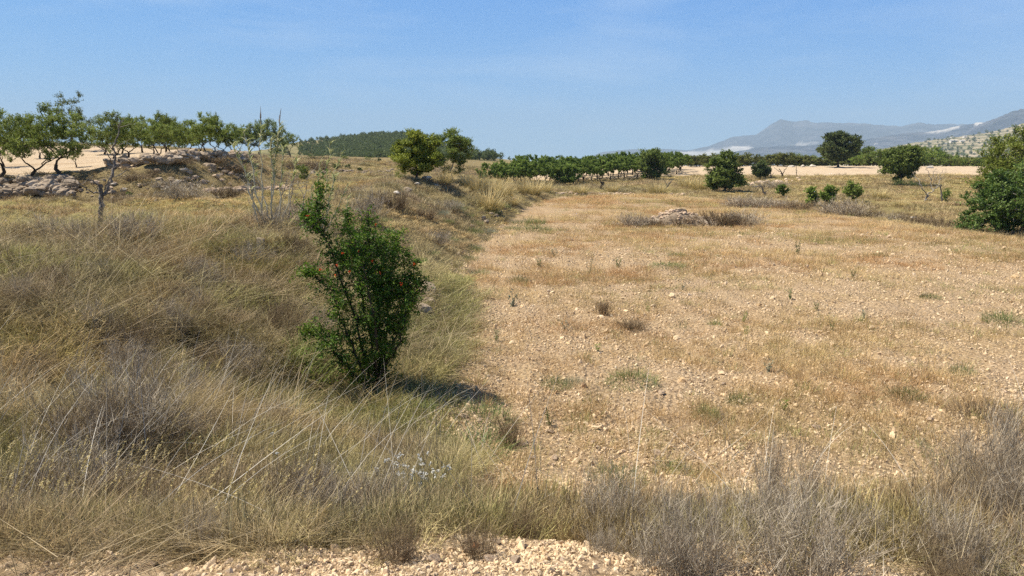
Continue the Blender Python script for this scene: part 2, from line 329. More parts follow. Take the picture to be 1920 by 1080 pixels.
def flat_mat(name, c, rough=.8):
    m, t, out = mat(name); g = N(t); n = g.noise(g.pos(), 1.5, 4)
    cc = g.ramp(n, [(.3, tuple(x*.8 for x in c)), (.7, c)])
    b = g.n('BsdfPrincipled', {'Base Color': cc, 'Roughness': rough}); t.links.new(b.outputs[0], out.inputs[0]); return m
M['wall'] = flat_mat('white_plaster', (.75, .70, .62)); M['roof'] = flat_mat('clay_roof', (.38, .20, .12)); M['glass'] = flat_mat('dark_window', (.05, .06, .07), .2)
M['red'] = leaf_mat('orange_red_petal', [(0, (.55, .05, .015)), (1, (.8, .16, .03))], objvar=0, trans=.2)
M['woolly'] = leaf_mat('woolly_flower', [(0, (.5, .5, .46)), (1, (.72, .72, .68))], objvar=0, trans=.2)

# ------------------------------------------------------------------ mesh helpers
def mk(name, V, polys, m, parent=None, attrs=None, smooth=False, link=True):
    me = bpy.data.meshes.new(name); V = np.asarray(V, np.float32)
    me.vertices.add(len(V)); me.vertices.foreach_set('co', V.ravel())
    polys = [np.asarray(p, np.int32) for p in polys if len(p)]
    tot = sum(p.size for p in polys); npoly = sum(len(p) for p in polys)
    me.loops.add(tot); me.polygons.add(npoly)
    me.loops.foreach_set('vertex_index', np.concatenate([p.ravel() for p in polys]))
    st = np.concatenate([np.full(len(p), p.shape[1], np.int32) for p in polys]); s0 = np.concatenate([[0], np.cumsum(st)[:-1]]).astype(np.int32)
    me.polygons.foreach_set('loop_start', s0)
    me.update(calc_edges=True)
    me.shade_smooth() if smooth else me.shade_flat()
    for k, a in (attrs or {}).items():
        a = np.asarray(a, np.float32)
        if a.ndim == 1: at = me.attributes.new(k, 'FLOAT', 'POINT'); at.data.foreach_set('value', a)
        else: at = me.attributes.new(k, 'FLOAT_COLOR', 'POINT'); at.data.foreach_set('color', a.ravel())
    me.materials.append(m)
    ob = bpy.data.objects.new(name, me)
    if link: COL.objects.link(ob)
    if parent: ob.parent = parent
    return ob
class MB:
    def __init__(s): s.V = []; s.Q = []; s.T = []; s.r = []; s.n = 0
    def add(s, V, q=None, t=None, r=None):
        V = np.asarray(V, float)
        s.V.append(V); s.r.append(np.full(len(V), .5) if r is None else r)
        if q is not None and len(q): s.Q.append(np.asarray(q)+s.n)
        if t is not None and len(t): s.T.append(np.asarray(t)+s.n)
        s.n += len(V)
    def tube(s, pts, rad, k=6):
        pts = np.asarray(pts, float); n = len(pts); rad = np.asarray(rad, float)
        tg = np.gradient(pts, axis=0); tg /= np.linalg.norm(tg, axis=1)[:, None]+1e-9
        up = np.where(np.abs(tg[:, 2:3]) > .9, [[1., 0, 0]], [[0, 0, 1.]]); a = np.cross(tg, up); a /= np.linalg.norm(a, axis=1)[:, None]+1e-9
        for i in range(1, n):
            v = a[i-1]-tg[i]*np.dot(a[i-1], tg[i]); a[i] = v/(np.linalg.norm(v)+1e-9)
        b = np.cross(tg, a); th = np.arange(k)*2*math.pi/k
        V = pts[:, None]+rad[:, None, None]*(a[:, None]*np.cos(th)[None, :, None]+b[:, None]*np.sin(th)[None, :, None])
        i, j = np.meshgrid(np.arange(n-1), np.arange(k), indexing='ij')
        q = np.stack([i*k+j, i*k+(j+1)%k, (i+1)*k+(j+1)%k, (i+1)*k+j], -1).reshape(-1, 4)
        s.add(V.reshape(-1, 3), q)
    def blades(s, root, az, h, lean, w, curl=.4, seg=3, rnd=None, rng=R):
        """thin ribbons rising from root, leaning to az by lean (0 upright .. 1 flat), bending over by curl"""
        n = len(root); root = np.asarray(root, float)
        az, h, lean, w, curl = [np.broadcast_to(np.asarray(q, float), n) for q in (az, h, lean, w, curl)]
        d = np.stack([np.cos(az), np.sin(az), 0*az], 1); sa = az+math.pi/2+rng.uniform(-1.2, 1.2, n); sd_ = np.stack([np.cos(sa), np.sin(sa), 0*az], 1)
        Vs = []; p = root.copy()
        for k in range(seg+1):
            t = k/seg; ww = (w*(1-t)**.6 if k < seg else w*.08)[:, None]
            Vs.append(p-sd_*ww/2); Vs.append(p+sd_*ww/2)
            th = np.clip((lean+curl*t)*math.pi/2, 0, 2.4); st = (h/seg)[:, None]
            p = p+st*(d*np.sin(th)[:, None]+np.array([0, 0, 1.])*np.cos(th)[:, None])
        V = np.stack(Vs, 1); m = 2*(seg+1); b = np.arange(n)[:, None]*m
        q = np.concatenate([np.stack([b[:, 0]+2*k, b[:, 0]+2*k+1, b[:, 0]+2*k+3, b[:, 0]+2*k+2], 1) for k in range(seg)])
        rr = rng.random(n) if rnd is None else rnd
        s.add(V.reshape(-1, 3), q, r=np.repeat(rr, m))
        return p
    def leaves(s, c, l, w, rnd, up=.5, rng=R, dirs=None, fold=.15):
        n = len(c); c = np.asarray(c, float)
        nr = rng.normal(size=(n, 3)); nr[:, 2] = np.abs(nr[:, 2])+up; nr /= np.linalg.norm(nr, axis=1)[:, None]
        d = rng.normal(size=(n, 3)) if dirs is None else dirs+rng.normal(size=(n, 3))*.35
        d -= nr*np.sum(d*nr, 1)[:, None]; d /= np.linalg.norm(d, axis=1)[:, None]+1e-9
        sd_ = np.cross(nr, d); l = np.broadcast_to(np.asarray(l, float), n)[:, None]*rng.uniform(.7, 1.25, (n, 1)); w = np.broadcast_to(np.asarray(w, float), n)[:, None]
        V = np.stack([c-d*l/2, c+sd_*w/2+nr*w*fold-d*l*.08, c+d*l/2, c-sd_*w/2+nr*w*fold-d*l*.08], 1).reshape(-1, 3)
        s.add(V, np.arange(4*n).reshape(n, 4), r=np.repeat(np.clip(rnd, 0, 1), 4))
    def build(s, name, m, parent=None, smooth=False, link=True, attrs=True):
        V = np.concatenate(s.V); pol = []
        if s.Q: pol.append(np.concatenate(s.Q))
        if s.T: pol.append(np.concatenate(s.T))
        return mk(name, V, pol, m, parent, {'rnd': np.concatenate(s.r)} if attrs else None, smooth, link)

def tag(ob, label=None, cat=None, group=None, kind=None):
    if label: ob['label'] = label
    if cat: ob['category'] = cat
    if group: ob['group'] = group
    if kind: ob['kind'] = kind
    return ob
def empty(name, loc=(0, 0, 0)):
    e = bpy.data.objects.new(name, None); e.empty_display_size = .2; e.location = loc; COL.objects.link(e); return e
def copy_tree(src, loc, rz, sc, label, group=None):
    r = src.copy(); COL.objects.link(r)
    r.location = loc; r.rotation_euler = (0, 0, rz); r.scale = sc if hasattr(sc, '__len__') else (sc, sc, sc)
    r['label'] = label
    if group: r['group'] = group
    for ch in src.children:
        c = ch.copy(); COL.objects.link(c); c.parent = r
    return r
class Proto:
    """first placing moves the prototype itself, later placings copy it"""
    def __init__(s, fn): s.fn = fn; s.o = None
    def put(s, loc, rz, sc, label, cat, group=None):
        if s.o is None:
            s.o = s.fn(); o = s.o; o.location = loc; o.rotation_euler = (0, 0, rz); o.scale = sc if hasattr(sc, '__len__') else (sc, sc, sc)
            tag(o, label, cat, group); return o
        return copy_tree(s.o, loc, rz, sc, label, group)
ORD = ['first','second','third','fourth','fifth','sixth','seventh','eighth','ninth','tenth','eleventh','twelfth','thirteenth','fourteenth','fifteenth','sixteenth','seventeenth','eighteenth','nineteenth','twentieth','twenty-first','twenty-second','twenty-third','twenty-fourth','twenty-fifth','twenty-sixth','twenty-seventh','twenty-eighth','twenty-ninth','thirtieth']
def ordn(i): return ORD[i] if i < 30 else ('thirty-' if i < 39 else 'forty-')+ORD[(i-30) % 10]

# ------------------------------------------------------------------ ground sheet
def build_ground():
    rr = [0.3]
    while rr[-1] < 14000:
        r = rr[-1]; rr.append(r+max(.035, r*(.0085 if r < 120 else .02 if r < 1000 else .06)))
    rr = np.array(rr)
    az = np.concatenate([np.radians(np.arange(-180, -46, 4.)), np.radians(np.linspace(-46, 46, 420)), np.radians(np.arange(50, 180, 4.))])
    A, Rr = np.meshgrid(az, rr); X = Rr*np.sin(A); Y = Rr*np.cos(A); nA = len(az); nR = len(rr)
    x, y = X.ravel(), Y.ravel(); z = height(x, y)
    c0 = np.array([[0, 0, H(0, 0)]]); V = np.concatenate([np.stack([x, y, z], 1), c0])
    i, j = np.meshgrid(np.arange(nR-1), np.arange(nA), indexing='ij'); j2 = (j+1) % nA
    q = np.stack([i*nA+j, (i+1)*nA+j, (i+1)*nA+j2, i*nA+j2], -1).reshape(-1, 4)[:, ::-1]
    tj = np.arange(nA); tri = np.stack([np.full(nA, len(x)), (tj+1) % nA, tj], 1)
    xx, yy = V[:, 0], V[:, 1]; r = np.hypot(xx, yy)
    zf = sst(-.5, .5, sdist(FIELD, xx, yy)+.25*fbm(xx, yy, 1.5, 2, 4))
    zt = np.maximum(sst(-.7, .7, sdist(TILL1, xx, yy)), sst(-1.5, 1.5, sdist(TILL2, xx, yy)))
    zg = sst(250, 420, r); vg = sst(.5, -.3, yy-lipy(xx))
    gre = sst(-6, -10, xx)*sst(15, 19, yy)*sst(120, 60, yy)+sst(24, 30, xx)*sst(20, 40, yy)*.7+sst(-8, -4, xx)*sst(78, 90, yy)*.5
    gre *= 1-sst(-.8, .4, sdist(STEP, xx, yy))
    zone = np.stack([zf, zt, zg, np.ones_like(zf)], 1)
    g = mk('ground', V, [q, tri], M['ground'], None, {'zone': zone, 'verge': vg, 'greenish': np.clip(gre, 0, 1)}, True)
    tag(g, kind='structure')
build_ground()

# ------------------------------------------------------------------ scattered ground cover (nobody could count it)
def scatter(name, protos, pts, rot, scl, idx, tint, kind='stuff'):
    c = bpy.data.collections.new(name+'_shapes')
    for p in protos: c.objects.link(p)
    me = bpy.data.meshes.new(name); n = len(pts)
    me.vertices.add(n); me.vertices.foreach_set('co', np.asarray(pts, np.float32).ravel())
    for k, t, f, a in (('rot', 'FLOAT_VECTOR', 'vector', rot), ('scl', 'FLOAT_VECTOR', 'vector', scl), ('tint', 'FLOAT_COLOR', 'color', np.concatenate([tint, np.ones((n, 1))], 1))):
        at = me.attributes.new(k, t, 'POINT'); at.data.foreach_set(f, np.asarray(a, np.float32).ravel())
    at = me.attributes.new('idx', 'INT', 'POINT'); at.data.foreach_set('value', np.asarray(idx, np.int32))
    ob = bpy.data.objects.new(name, me); COL.objects.link(ob); tag(ob, kind=kind)
    g = bpy.data.node_groups.new(name, 'GeometryNodeTree')
    g.interface.new_socket('Geometry', in_out='INPUT', socket_type='NodeSocketGeometry'); g.interface.new_socket('Geometry', in_out='OUTPUT', socket_type='NodeSocketGeometry')
    gi = g.nodes.new('NodeGroupInput'); go = g.nodes.new('NodeGroupOutput')
    ci = g.nodes.new('GeometryNodeCollectionInfo'); ci.inputs['Collection'].default_value = c
    ci.inputs['Separate Children'].default_value = True; ci.inputs['Reset Children'].default_value = True
    ip = g.nodes.new('GeometryNodeInstanceOnPoints'); ip.inputs['Pick Instance'].default_value = True
    def na(nm, dt):
        q = g.nodes.new('GeometryNodeInputNamedAttribute'); q.data_type = dt; q.inputs['Name'].default_value = nm; return q.outputs['Attribute']
    L = g.links.new
    L(gi.outputs[0], ip.inputs['Points']); L(ci.outputs[0], ip.inputs['Instance']); L(na('idx', 'INT'), ip.inputs['Instance Index'])
    e2r = g.nodes.new('FunctionNodeEulerToRotation'); L(na('rot', 'FLOAT_VECTOR'), e2r.inputs[0])
    L(e2r.outputs[0], ip.inputs['Rotation']); L(na('scl', 'FLOAT_VECTOR'), ip.inputs['Scale']); L(ip.outputs[0], go.inputs[0])
    md = ob.modifiers.new('scatter', 'NODES'); md.node_group = g
    return ob
def tuft(n, h, spread, lean, w, curl, bias=0.0, seed=1, nm='tuft', wild=0., m='grass', twig=False):
    rg = np.random.default_rng(seed); b = MB()
    a = rg.uniform(0, 6.283, n); rr = spread*np.sqrt(rg.random(n))
    root = np.stack([rr*np.cos(a), rr*np.sin(a), np.full(n, -.03)], 1)
    az = a+rg.normal(0, .7, n); az = np.where(rg.random(n) < bias, rg.normal(.5, .35, n), az)
    b.blades(root, az, h*rg.uniform(.35, 1.1, n), np.abs(rg.normal(0, lean, n))+bias*.25, w*rg.uniform(.6, 1.4, n), curl*rg.uniform(.1, 1.3, n), 3, rng=rg)
    return b.build(nm, M[m], link=False)
def curve(p0, p1, sag=0., wob=.05, n=6, rng=R):
    p0 = np.asarray(p0, float); p1 = np.asarray(p1, float); t = np.linspace(0, 1, n)[:, None]
    L = np.linalg.norm(p1-p0); q = p0+(p1-p0)*t; q[:, 2] += sag*L*np.sin(t[:, 0]*math.pi)
    w = rng.normal(0, wob*L, (n, 3)); w[0] = 0; w[-1] = 0
    return q+w
def twig_mesh(mb, rg, n1, h, w, lean, k2=7, k3=0, r=.0035, up=.6):
    for _ in range(n1):
        a = rg.uniform(0, 6.28); rr = w*.25*math.sqrt(rg.random()); p0 = np.array([rr*math.cos(a), rr*math.sin(a), -.04])
        le = abs(rg.normal(0, lean)); L = h*rg.uniform(.55, 1.05); d = np.array([math.cos(a)*math.sin(le), math.sin(a)*math.sin(le), math.cos(le)])
        c = curve(p0, p0+d*L, .04, .03, 5, rg); mb.tube(c, np.linspace(r*1.3, r*.35, 5), 3)
        n2 = k2; t = rg.uniform(.25, 1, n2); root = np.stack([np.interp(t*4, np.arange(5), c[:, i]) for i in range(3)], 1)
        mb.blades(root, rg.uniform(0, 6.28, n2), L*.32*rg.uniform(.4, 1.2, n2), rg.uniform(.15, up, n2), r*1.3, -.2, 2, rng=rg)
        if k3:
            t = rg.uniform(.45, 1, k3); root = np.stack([np.interp(t*4, np.arange(5), c[:, i]) for i in range(3)], 1)+rg.normal(0, .04*h, (k3, 3))
            mb.blades(root, rg.uniform(0, 6.28, k3), L*.14*rg.uniform(.4, 1.2, k3), rg.uniform(.1, .9, k3), r*1.1, 0, 1, rng=rg)
def thicket(seed, n1=16, h=.5, w=.5, lean=.5, r=.0022):
    rg = np.random.default_rng(seed); b = MB(); twig_mesh(b, rg, n1, h, w, lean, 8, 14, r); b.r = [np.repeat(rg.random(len(q)//4+1), 4)[:len(q)] for q in b.r]; return b.build('thicket', M['grass'], link=False)
def wedge(n, r0, r1, power, half=44):
    """random plan points fanning out from where one stands; power 0: even in log r, 1: even in r"""
    u = R.random(n); az = np.radians(R.uniform(-half, half, n))
    r = np.exp(math.log(r0)+u*math.log(r1/r0)) if power == 0 else r0+u*(r1-r0)
    return r*np.sin(az), r*np.cos(az), r
C_GREY = np.array([.53, .45, .34]); C_OLIVE = np.array([.36, .34, .14]); C_STRAW = np.array([.76, .61, .31]); C_RUST = np.array([.62, .39, .18]); C_BROWN = np.array([.38, .28, .155]); C_GREEN = np.array([.27, .31, .11])
def mixc(ws):
    nn = max(np.size(w) for w, c in ws); ws = [(np.broadcast_to(np.clip(w, 0, None)+1e-3, nn), c) for w, c in ws]; t = sum(w for w, c in ws)
    return sum(w[:, None]*c for w, c in ws)/t[:, None]
def rots(n, tilt=.12): return np.stack([R.normal(0, tilt, n), R.normal(0, tilt, n), R.uniform(0, 6.283, n)], 1)
def cover():
    # near grass, tall on the left slope
    x, y, r = wedge(8600, 3.05, 18, 0)
    k = ((y > lipy(x)+.05+.35*fbm(x, y, .8, 2, 31)) | ((x > .5) & (R.random(len(x)) < .5)) | (R.random(len(x)) < .16)) & (sdist(FIELD, x, y) < -.05+.45*fbm(x, y, .9, 2, 21)+.25*(y < 7)*R.random(len(x)))
    right = sst(-1.2, .6, x); k &= R.random(len(x)) > right*(.86-.8*fbm(x, y, .7, 2, 33)-.65*sst(4.3, 3.6, y))
    k &= R.random(len(x)) < (.74+1.5*fbm(x, y, .8, 2, 34))*(1-.5*sst(-3.2, -2.0, x)*(y < 13))
    k &= ~((fbm(x, y, 1.3, 3, 77) > .33) & (x > -6))
    k &= ~((x > -1.7) & (y > 6.6) & (y < 9.7) & (R.random(len(x)) < .72))
    x, y, r = x[k], y[k], r[k]; n = len(x); z = height(x, y)
    a = fbm(x, y, 1.8, 3, 41); b = fbm(x, y, 1.1, 3, 42); c = fbm(x, y, 2.6, 2, 43)
    gly = sst(-5, -2.4, x)
    T = mixc([(.50+2.2*a-.2*gly, C_GREY), (.6+2.6*b+.5*gly, C_OLIVE*.9), (-.05+.8*c+.1*gly, C_STRAW*.9), (.14-b*1.2, C_BROWN*.8), (.03+c*.4, C_RUST)])
    T *= (1+.55*np.clip(fbm(x, y, 1.2, 3, 46), -.7, .6))[:, None]; T = .68*T+.32*np.array([C_GREY*1.15, C_OLIVE*.9, C_GREY*1.25, C_BROWN, C_OLIVE*.8, C_GREY*.65])[R.integers(0, 6, n)]; T *= R.uniform(.55, 1.4, (n, 1))*np.array([1.03, 1.03, .93])
    hh = np.interp(x, [-9, -5, -3.2, -2.2, -1.2, 0, 4, 9], [1.05, .92, .68, .42, .32, .24, .24, .28])*(.8+.5*a)*np.interp(y, [3, 3.5, 4.4, 9, 16], [.38, .6, 1.02, .92, .75])
    hh = hh*(1+.9*fbm(x, y, .9, 2, 47)); hh = np.clip(hh, .15, None)*R.uniform(.45, 1.3, n)
    pr = [tuft(190, .46, .26, .62, .0034, .6, .0, 10+i) for i in range(3)]+[tuft(60, .72, .26, .45, .003, .35, .35, 20+i) for i in range(2)]+[thicket(25), thicket(26, 14, .62, .5, .4)]
    ro = rots(n, .28); ro[:, 2] = np.where((x < -1) & (R.random(n) < .6), R.normal(.1, .8, n), ro[:, 2])
    ws = np.clip(r/6, .8, 2.2)
    th = R.random(n) < .42+.9*fbm(x, y, 1.0, 2, 55); ix = np.where(th, R.integers(5, 7, n), R.choice([0, 1, 2, 0, 1, 2, 3, 4], n)); T = np.where(th[:, None], .5*T+.5*C_GREY*R.uniform(.6, 1.25, (n, 1)), T)
    tag(scatter('grass', pr, np.stack([x, y, z], 1), ro, np.stack([ws*1.0*R.uniform(.8, 1.2, n), ws*R.uniform(.8, 1.2, n), hh*1.0], 1), ix, T))
    # low herb layer filling between
    x, y, r = wedge(9000, 3.2, 20, 0)
    k = (y > lipy(x)+.1) & (sdist(FIELD, x, y) < -.05+.5*fbm(x, y, .9, 2, 21)) & (R.random(len(x)) < 1-.6*sst(-1, .5, x)); x, y, r = x[k], y[k], r[k]; n = len(x)
    a = fbm(x, y, 1.3, 3, 51); ft_ = sst(-4, -2.3, x)*sst(7, 9, y); T = mixc([(.4+a+.3*ft_, C_OLIVE), (.25+1.1*ft_+a, C_GREEN*1.15), (.2-a, C_BROWN), (.25+fbm(x, y, .9, 2, 52), C_GREY), (.1+.1*ft_, C_STRAW)])*R.uniform(.6, 1.3, (n, 1))
    pr = [tuft(150, .22, .28, .55, .006, .6, 0, 60+i) for i in range(4)]
    s_ = np.clip(r/7, .8, 2)
    scatter('undergrowth', pr, np.stack([x, y, height(x, y)], 1), rots(n), np.stack([s_, s_, R.uniform(.6, 1.4, n)], 1), R.integers(0, 4, n), T)
    # banks, terrace and plain farther off
    x, y, r = wedge(42000, 14, 150, 1, 42)
    fd = sdist(FIELD, x, y); k = (fd < -.15+.5*fbm(x, y, 1.2, 2, 22)) & (sdist(TILL1, x, y) < -.2) & (sdist(TILL2, x, y) < -.5)
    k &= ~((fbm(x, y, 2.6, 3, 78) > .30) & (R.random(len(x)) < .85)); x, y, r = x[k], y[k], r[k]; n = len(x)
    ter = sst(-6.5, -9, x)*sst(60, 40, y); pl = sst(18, 22, x)
    a = fbm(x, y, 4, 3, 61); b = fbm(x, y, 2.2, 3, 62)
    stp = sst(-.8, .3, sdist(STEP, x, y)); ter = ter*(1-stp)
    T = mixc([(.9*stp, C_BROWN*.8), (.5*stp, C_GREY*.7), (.30+.9*a-.5*ter, C_GREY), (.42+b*1.4-.1*ter+.4*sst(-3.6, -2, x)*(x < 8), C_OLIVE), (.22+.8*ter+.45*pl-a, C_STRAW), (.22-b*1.4, C_BROWN), (.02+.1*ter+.25*a*pl, C_RUST), (.03+ter*(.25+b), C_GREEN)])*R.uniform(.72, 1.2, (n, 1))
    hh = (.62+.8*np.clip(a, -.4, .6))*R.uniform(.6, 1.3, n)*np.interp(ter, [0, 1], [1, .75])
    pr = [tuft(60, .30, .24, .5, .014, .5, 0, 80+i) for i in range(5)]
    s_ = np.interp(r, [14, 40, 110, 150], [.75, 1.3, 2.6, 4])
    scatter('far_grass', pr, np.stack([x, y, height(x, y)], 1), rots(n), np.stack([s_, s_, hh*np.interp(r, [14, 110, 150], [.9, 1.6, 2.2])], 1), R.integers(0, 5, n), T)
    # thin dry growth on the ploughed field
    x, y, r = wedge(105000, 4.6, 78, 1, 40)
    fd = sdist(FIELD, x, y); pat = fbm(x, y, 3.5, 4, 71); rows = np.sin((x+.12*np.sin(y*.4))*2*math.pi/.75)
    bare = sst(2.2, .6, fd)*sst(20, 45, y)+sst(3.2, .8, x+1.2)*.5
    k = (fd > .05) & (R.random(len(x)) < np.clip((.40+1.1*pat+.10*rows+.30*sst(14, 32, y)-.40*bare)*(.7+1.2*fbm(x, y, .9, 2, 74)), .03, 1)); x, y, r = x[k], y[k], r[k]; n = len(x)
    a = fbm(x, y, 2.5, 3, 72); b = fbm(x, y, 6, 3, 73)
    T = mixc([(.42+a, C_STRAW), (.30-a, C_RUST), (.12+.6*b, C_BROWN), (.10+b*.7, C_OLIVE), (.14, C_GREY)]); gw = (R.random((n, 1)) < .06+.35*np.clip(b, 0, 1)[:, None]); T = np.where(gw, C_GREEN*1.25, T)*R.uniform(.7, 1.3, (n, 1))
    pr = [tuft(34, .27, .13, .5, .0042, .4, 0, 90+i) for i in range(4)]+[thicket(95, 3, .2, .2, .6, .0016)]
    s_ = np.interp(r, [7, 25, 76], [.8, 1.5, 3.4])
    scatter('field_grass', pr, np.stack([x, y, height(x, y)], 1), rots(n), np.stack([s_, s_, R.uniform(.45, 1.25, n)*np.interp(r, [7, 76], [.8, 1.15])], 1), R.integers(0, 5, n), T)
def ico(sub):
    import bmesh
    bm = bmesh.new(); bmesh.ops.create_icosphere(bm, subdivisions=sub, radius=1); V = np.array([v.co[:] for v in bm.verts]); T = np.array([[v.index for v in f.verts] for f in bm.faces]); bm.free(); return V, T
ICO = {k: ico(k) for k in (1, 2, 3)}
def rockV(seed, sub=2, sq=(1, .8, .6), cuts=9, jag=.06):
    rg = np.random.default_rng(seed); V, T = ICO[sub]; V = V.copy()
    for _ in range(cuts):
        d = rg.normal(size=3); d /= np.linalg.norm(d); o = rg.uniform(.5, .85); t = V@d; ex = np.clip(t-o, 0, None); V -= ex[:, None]*d
    V *= np.array(sq)*rg.uniform(.85, 1.15, 3); V += rg.normal(0, jag, V.shape)*.5
    return V, T
def pebble_mat():
    m, t, out = mat('pebble'); g = N(t)
    n = g.noise(g.pos(), 3, 4)
    c = g.mix(1.0, g.attr('tint', 'INSTANCER').outputs['Color'], g.ramp(n, [(.3, (.75, .7, .65)), (.7, (1.1, 1.1, 1.1))]), 'MULTIPLY')
    b = g.n('BsdfPrincipled', {'Base Color': c, 'Roughness': .95, 'Specular IOR Level': .08}); t.links.new(b.outputs[0], out.inputs[0]); return m
M['pebble'] = pebble_mat()
def pebbles():
    x, y, r = wedge(190000, 2.3, 40, 0, 44)
    fd = sdist(FIELD, x, y); inf = (fd > -.5+.4*fbm(x, y, .7, 2, 23)) | ((x > -1.8) & (y > 6.2) & (y < 9.7) & (x < 0) & (fbm(x, y, .8, 2, 26) > 0)); ver = (y < lipy(x)+1.5*fbm(x, y, .7, 3, 24)+.15) & (R.random(len(x)) < .62+1.2*fbm(x, y, .35, 2, 28))
    pat = fbm(x, y, 1.1, 3, 25)
    k = (ver & (R.random(len(x)) < .9)) | (inf & (R.random(len(x)) < .75+pat)) | (R.random(len(x)) < .05); x, y, r = x[k], y[k], r[k]; n = len(x)
    s_ = np.exp(R.normal(math.log(.0135), .42, n))*np.interp(r, [2, 6, 12, 40], [.7, 1.05, 1.3, 2.3])
    T = mixc([(R.random(n), np.array([.66, .49, .28])), (R.random(n)*1.1, np.array([.80, .64, .41])), (R.random(n)*.5, np.array([.86, .75, .56])), (R.random(n)*.35, np.array([.56, .33, .20])), (R.random(n)*.3, np.array([.45, .40, .36]))])*R.uniform(.8, 1.15, (n, 1))
    pr = []
    for i in range(8):
        V, Tt = rockV(300+i, 1, cuts=6, jag=.12); pr.append(mk('pebble', V, [Tt], M['pebble'], link=False))
    cl = (R.random(n) < .08) & (r > 6); s_ = np.where(cl, s_*1.45, s_); T = np.where(cl[:, None], T*np.array([.85, .80, .74]), T*1.06)
    scatter('gravel', pr, np.stack([x, y, height(x, y)+s_*np.where(cl | (r < 4), -.05, .2)], 1), R.uniform(0, 6.28, (n, 3)), s_[:, None]*np.stack([R.uniform(.8, 1.5, n), R.uniform(.7, 1.1, n), R.uniform(.6, 1, n)], 1), R.integers(0, 8, n), T)
cover(); pebbles()

# ------------------------------------------------------------------ plants
def tree(name, label, cat, clumps, nleaf, lsize, leaf, bark, trunk, r0, crw=.35, upl=.4, seed=1, droop=0., lw=.45, twig=.012, flat=1.0, pernode=None):
    """clumps: (n,3) centres of foliage; limbs grow greedily from the trunk path to every clump"""
    rg = np.random.default_rng(seed); wood = MB()
    cl = np.asarray(clumps, float); trunk = np.asarray(trunk, float)
    nt_ = len(trunk); wood.tube(trunk, np.linspace(r0, r0*.6, nt_)*(1+.5*(np.arange(nt_) == 0)), 7)
    nodes = [trunk[-1]]; rad = [r0*.6]
    dist = np.linalg.norm(cl-trunk[-1], axis=1); order = np.argsort(dist)
    for i in order:
        A = np.array(nodes); d = np.linalg.norm(A-cl[i], axis=1)+.35*np.linalg.norm(A-trunk[-1], axis=1); j = int(np.argmin(d))
        c = curve(A[j], cl[i], sag=rg.uniform(-.05, .12), wob=.05, n=5, rng=rg); ra = max(twig, rad[j]*.72); rb = max(twig*.6, ra*.55)
        wood.tube(c, np.linspace(ra, rb, 5), 5)
        nodes += [c[2], c[3], c[4]]; rad += [ra*.9, ra*.7, rb]
    cr = MB(); n = nleaf*len(cl)
    ci = np.repeat(np.arange(len(cl)), nleaf); off = rg.normal(size=(n, 3)); off /= np.linalg.norm(off, axis=1)[:, None]; off *= (rg.random(n)**.45)[:, None]
    cs = crw*rg.uniform(.65, 1.25, len(cl)); off *= cs[ci][:, None]*np.array([1, 1, flat])
    # leaves sit along little twigs, so the clump is ragged
    nt2 = max(3, nleaf//14); td = rg.normal(size=(len(cl)*nt2, 3)); td[:, 2] = np.abs(td[:, 2])*(1-droop)+upl-.3*droop; td /= np.linalg.norm(td, axis=1)[:, None]
    ti = ci*nt2+rg.integers(0, nt2, n); t_ = rg.uniform(.1, 1.25, n)
    pos_ = cl[ci]+td[ti]*(t_*cs[ci])[:, None]*np.array([1, 1, flat])*.95+off*.28
    tw_r = np.repeat(cl, nt2, 0); L = np.repeat(cs, nt2)
    for a, b, l in zip(tw_r[::2], td[::2], L[::2]): wood.tube([a, a+b*l*.5, a+b*l*1.05], [twig*.5, twig*.35, twig*.12], 3)
    rnd = .5+.2*rg.normal(size=len(cl))[ci]+.2*rg.normal(size=n)
    cr.leaves(pos_, lsize, lsize*lw, rnd, up=.3, rng=rg, dirs=td[ti])
    root = empty(name); tag(root, label, cat)
    wood.build('trunk', M[bark], root, smooth=True); cr.build('crown', M[leaf], root)
    return root
def blob(n, c, r, rg, low=None):
    o = []
    while len(o) < n:
        v = rg.normal(size=3); v /= np.linalg.norm(v); v *= rg.random()**.33; p = np.array(c)+v*np.array(r)
        if low is None or p[2] > low: o.append(p)
    return np.array(o)
def almond_proto(seed, spiky=.35, h=3.4, wide=1.8, nl=105, lsize=.105, leaf='almond', n=64, leanx=0.):
    def fn():
        rg = np.random.default_rng(seed); th = .62*h/3.4; tx = leanx*h*.3
        parts = []
        for k in range(6):
            a = k*1.05+rg.uniform(-.4, .4); q = rg.uniform(.35, .72); parts.append(blob(n//6, (tx+wide*q*math.cos(a), wide*q*math.sin(a), h*(.50+.12*rg.random())), (wide*.45, wide*.45, h*.24), rg, h*.24))
        parts.append(blob(n//4, (tx, 0, h*.68), (wide*.6, wide*.6, h*.26), rg))
        k = int(n*spiky*1.3); a = rg.uniform(0, 6.28, k); rr = rg.uniform(.1, 1.0, k)*wide
        parts.append(np.stack([tx+rr*np.cos(a), rr*np.sin(a), h*(1.0-.22*(rr/wide)**2)*rg.uniform(.84, 1.06, k)], 1))
        return tree('almond_tree', None, None, np.concatenate(parts), nl, lsize, leaf, 'bark', curve((0, 0, -.15), (tx+rg.normal(0, .08), rg.normal(0, .08), th), 0, .035, 5, rg), .13*h/3.4, crw=.36*h/3.4, seed=seed, upl=.7, twig=.011)
    return Proto(fn)

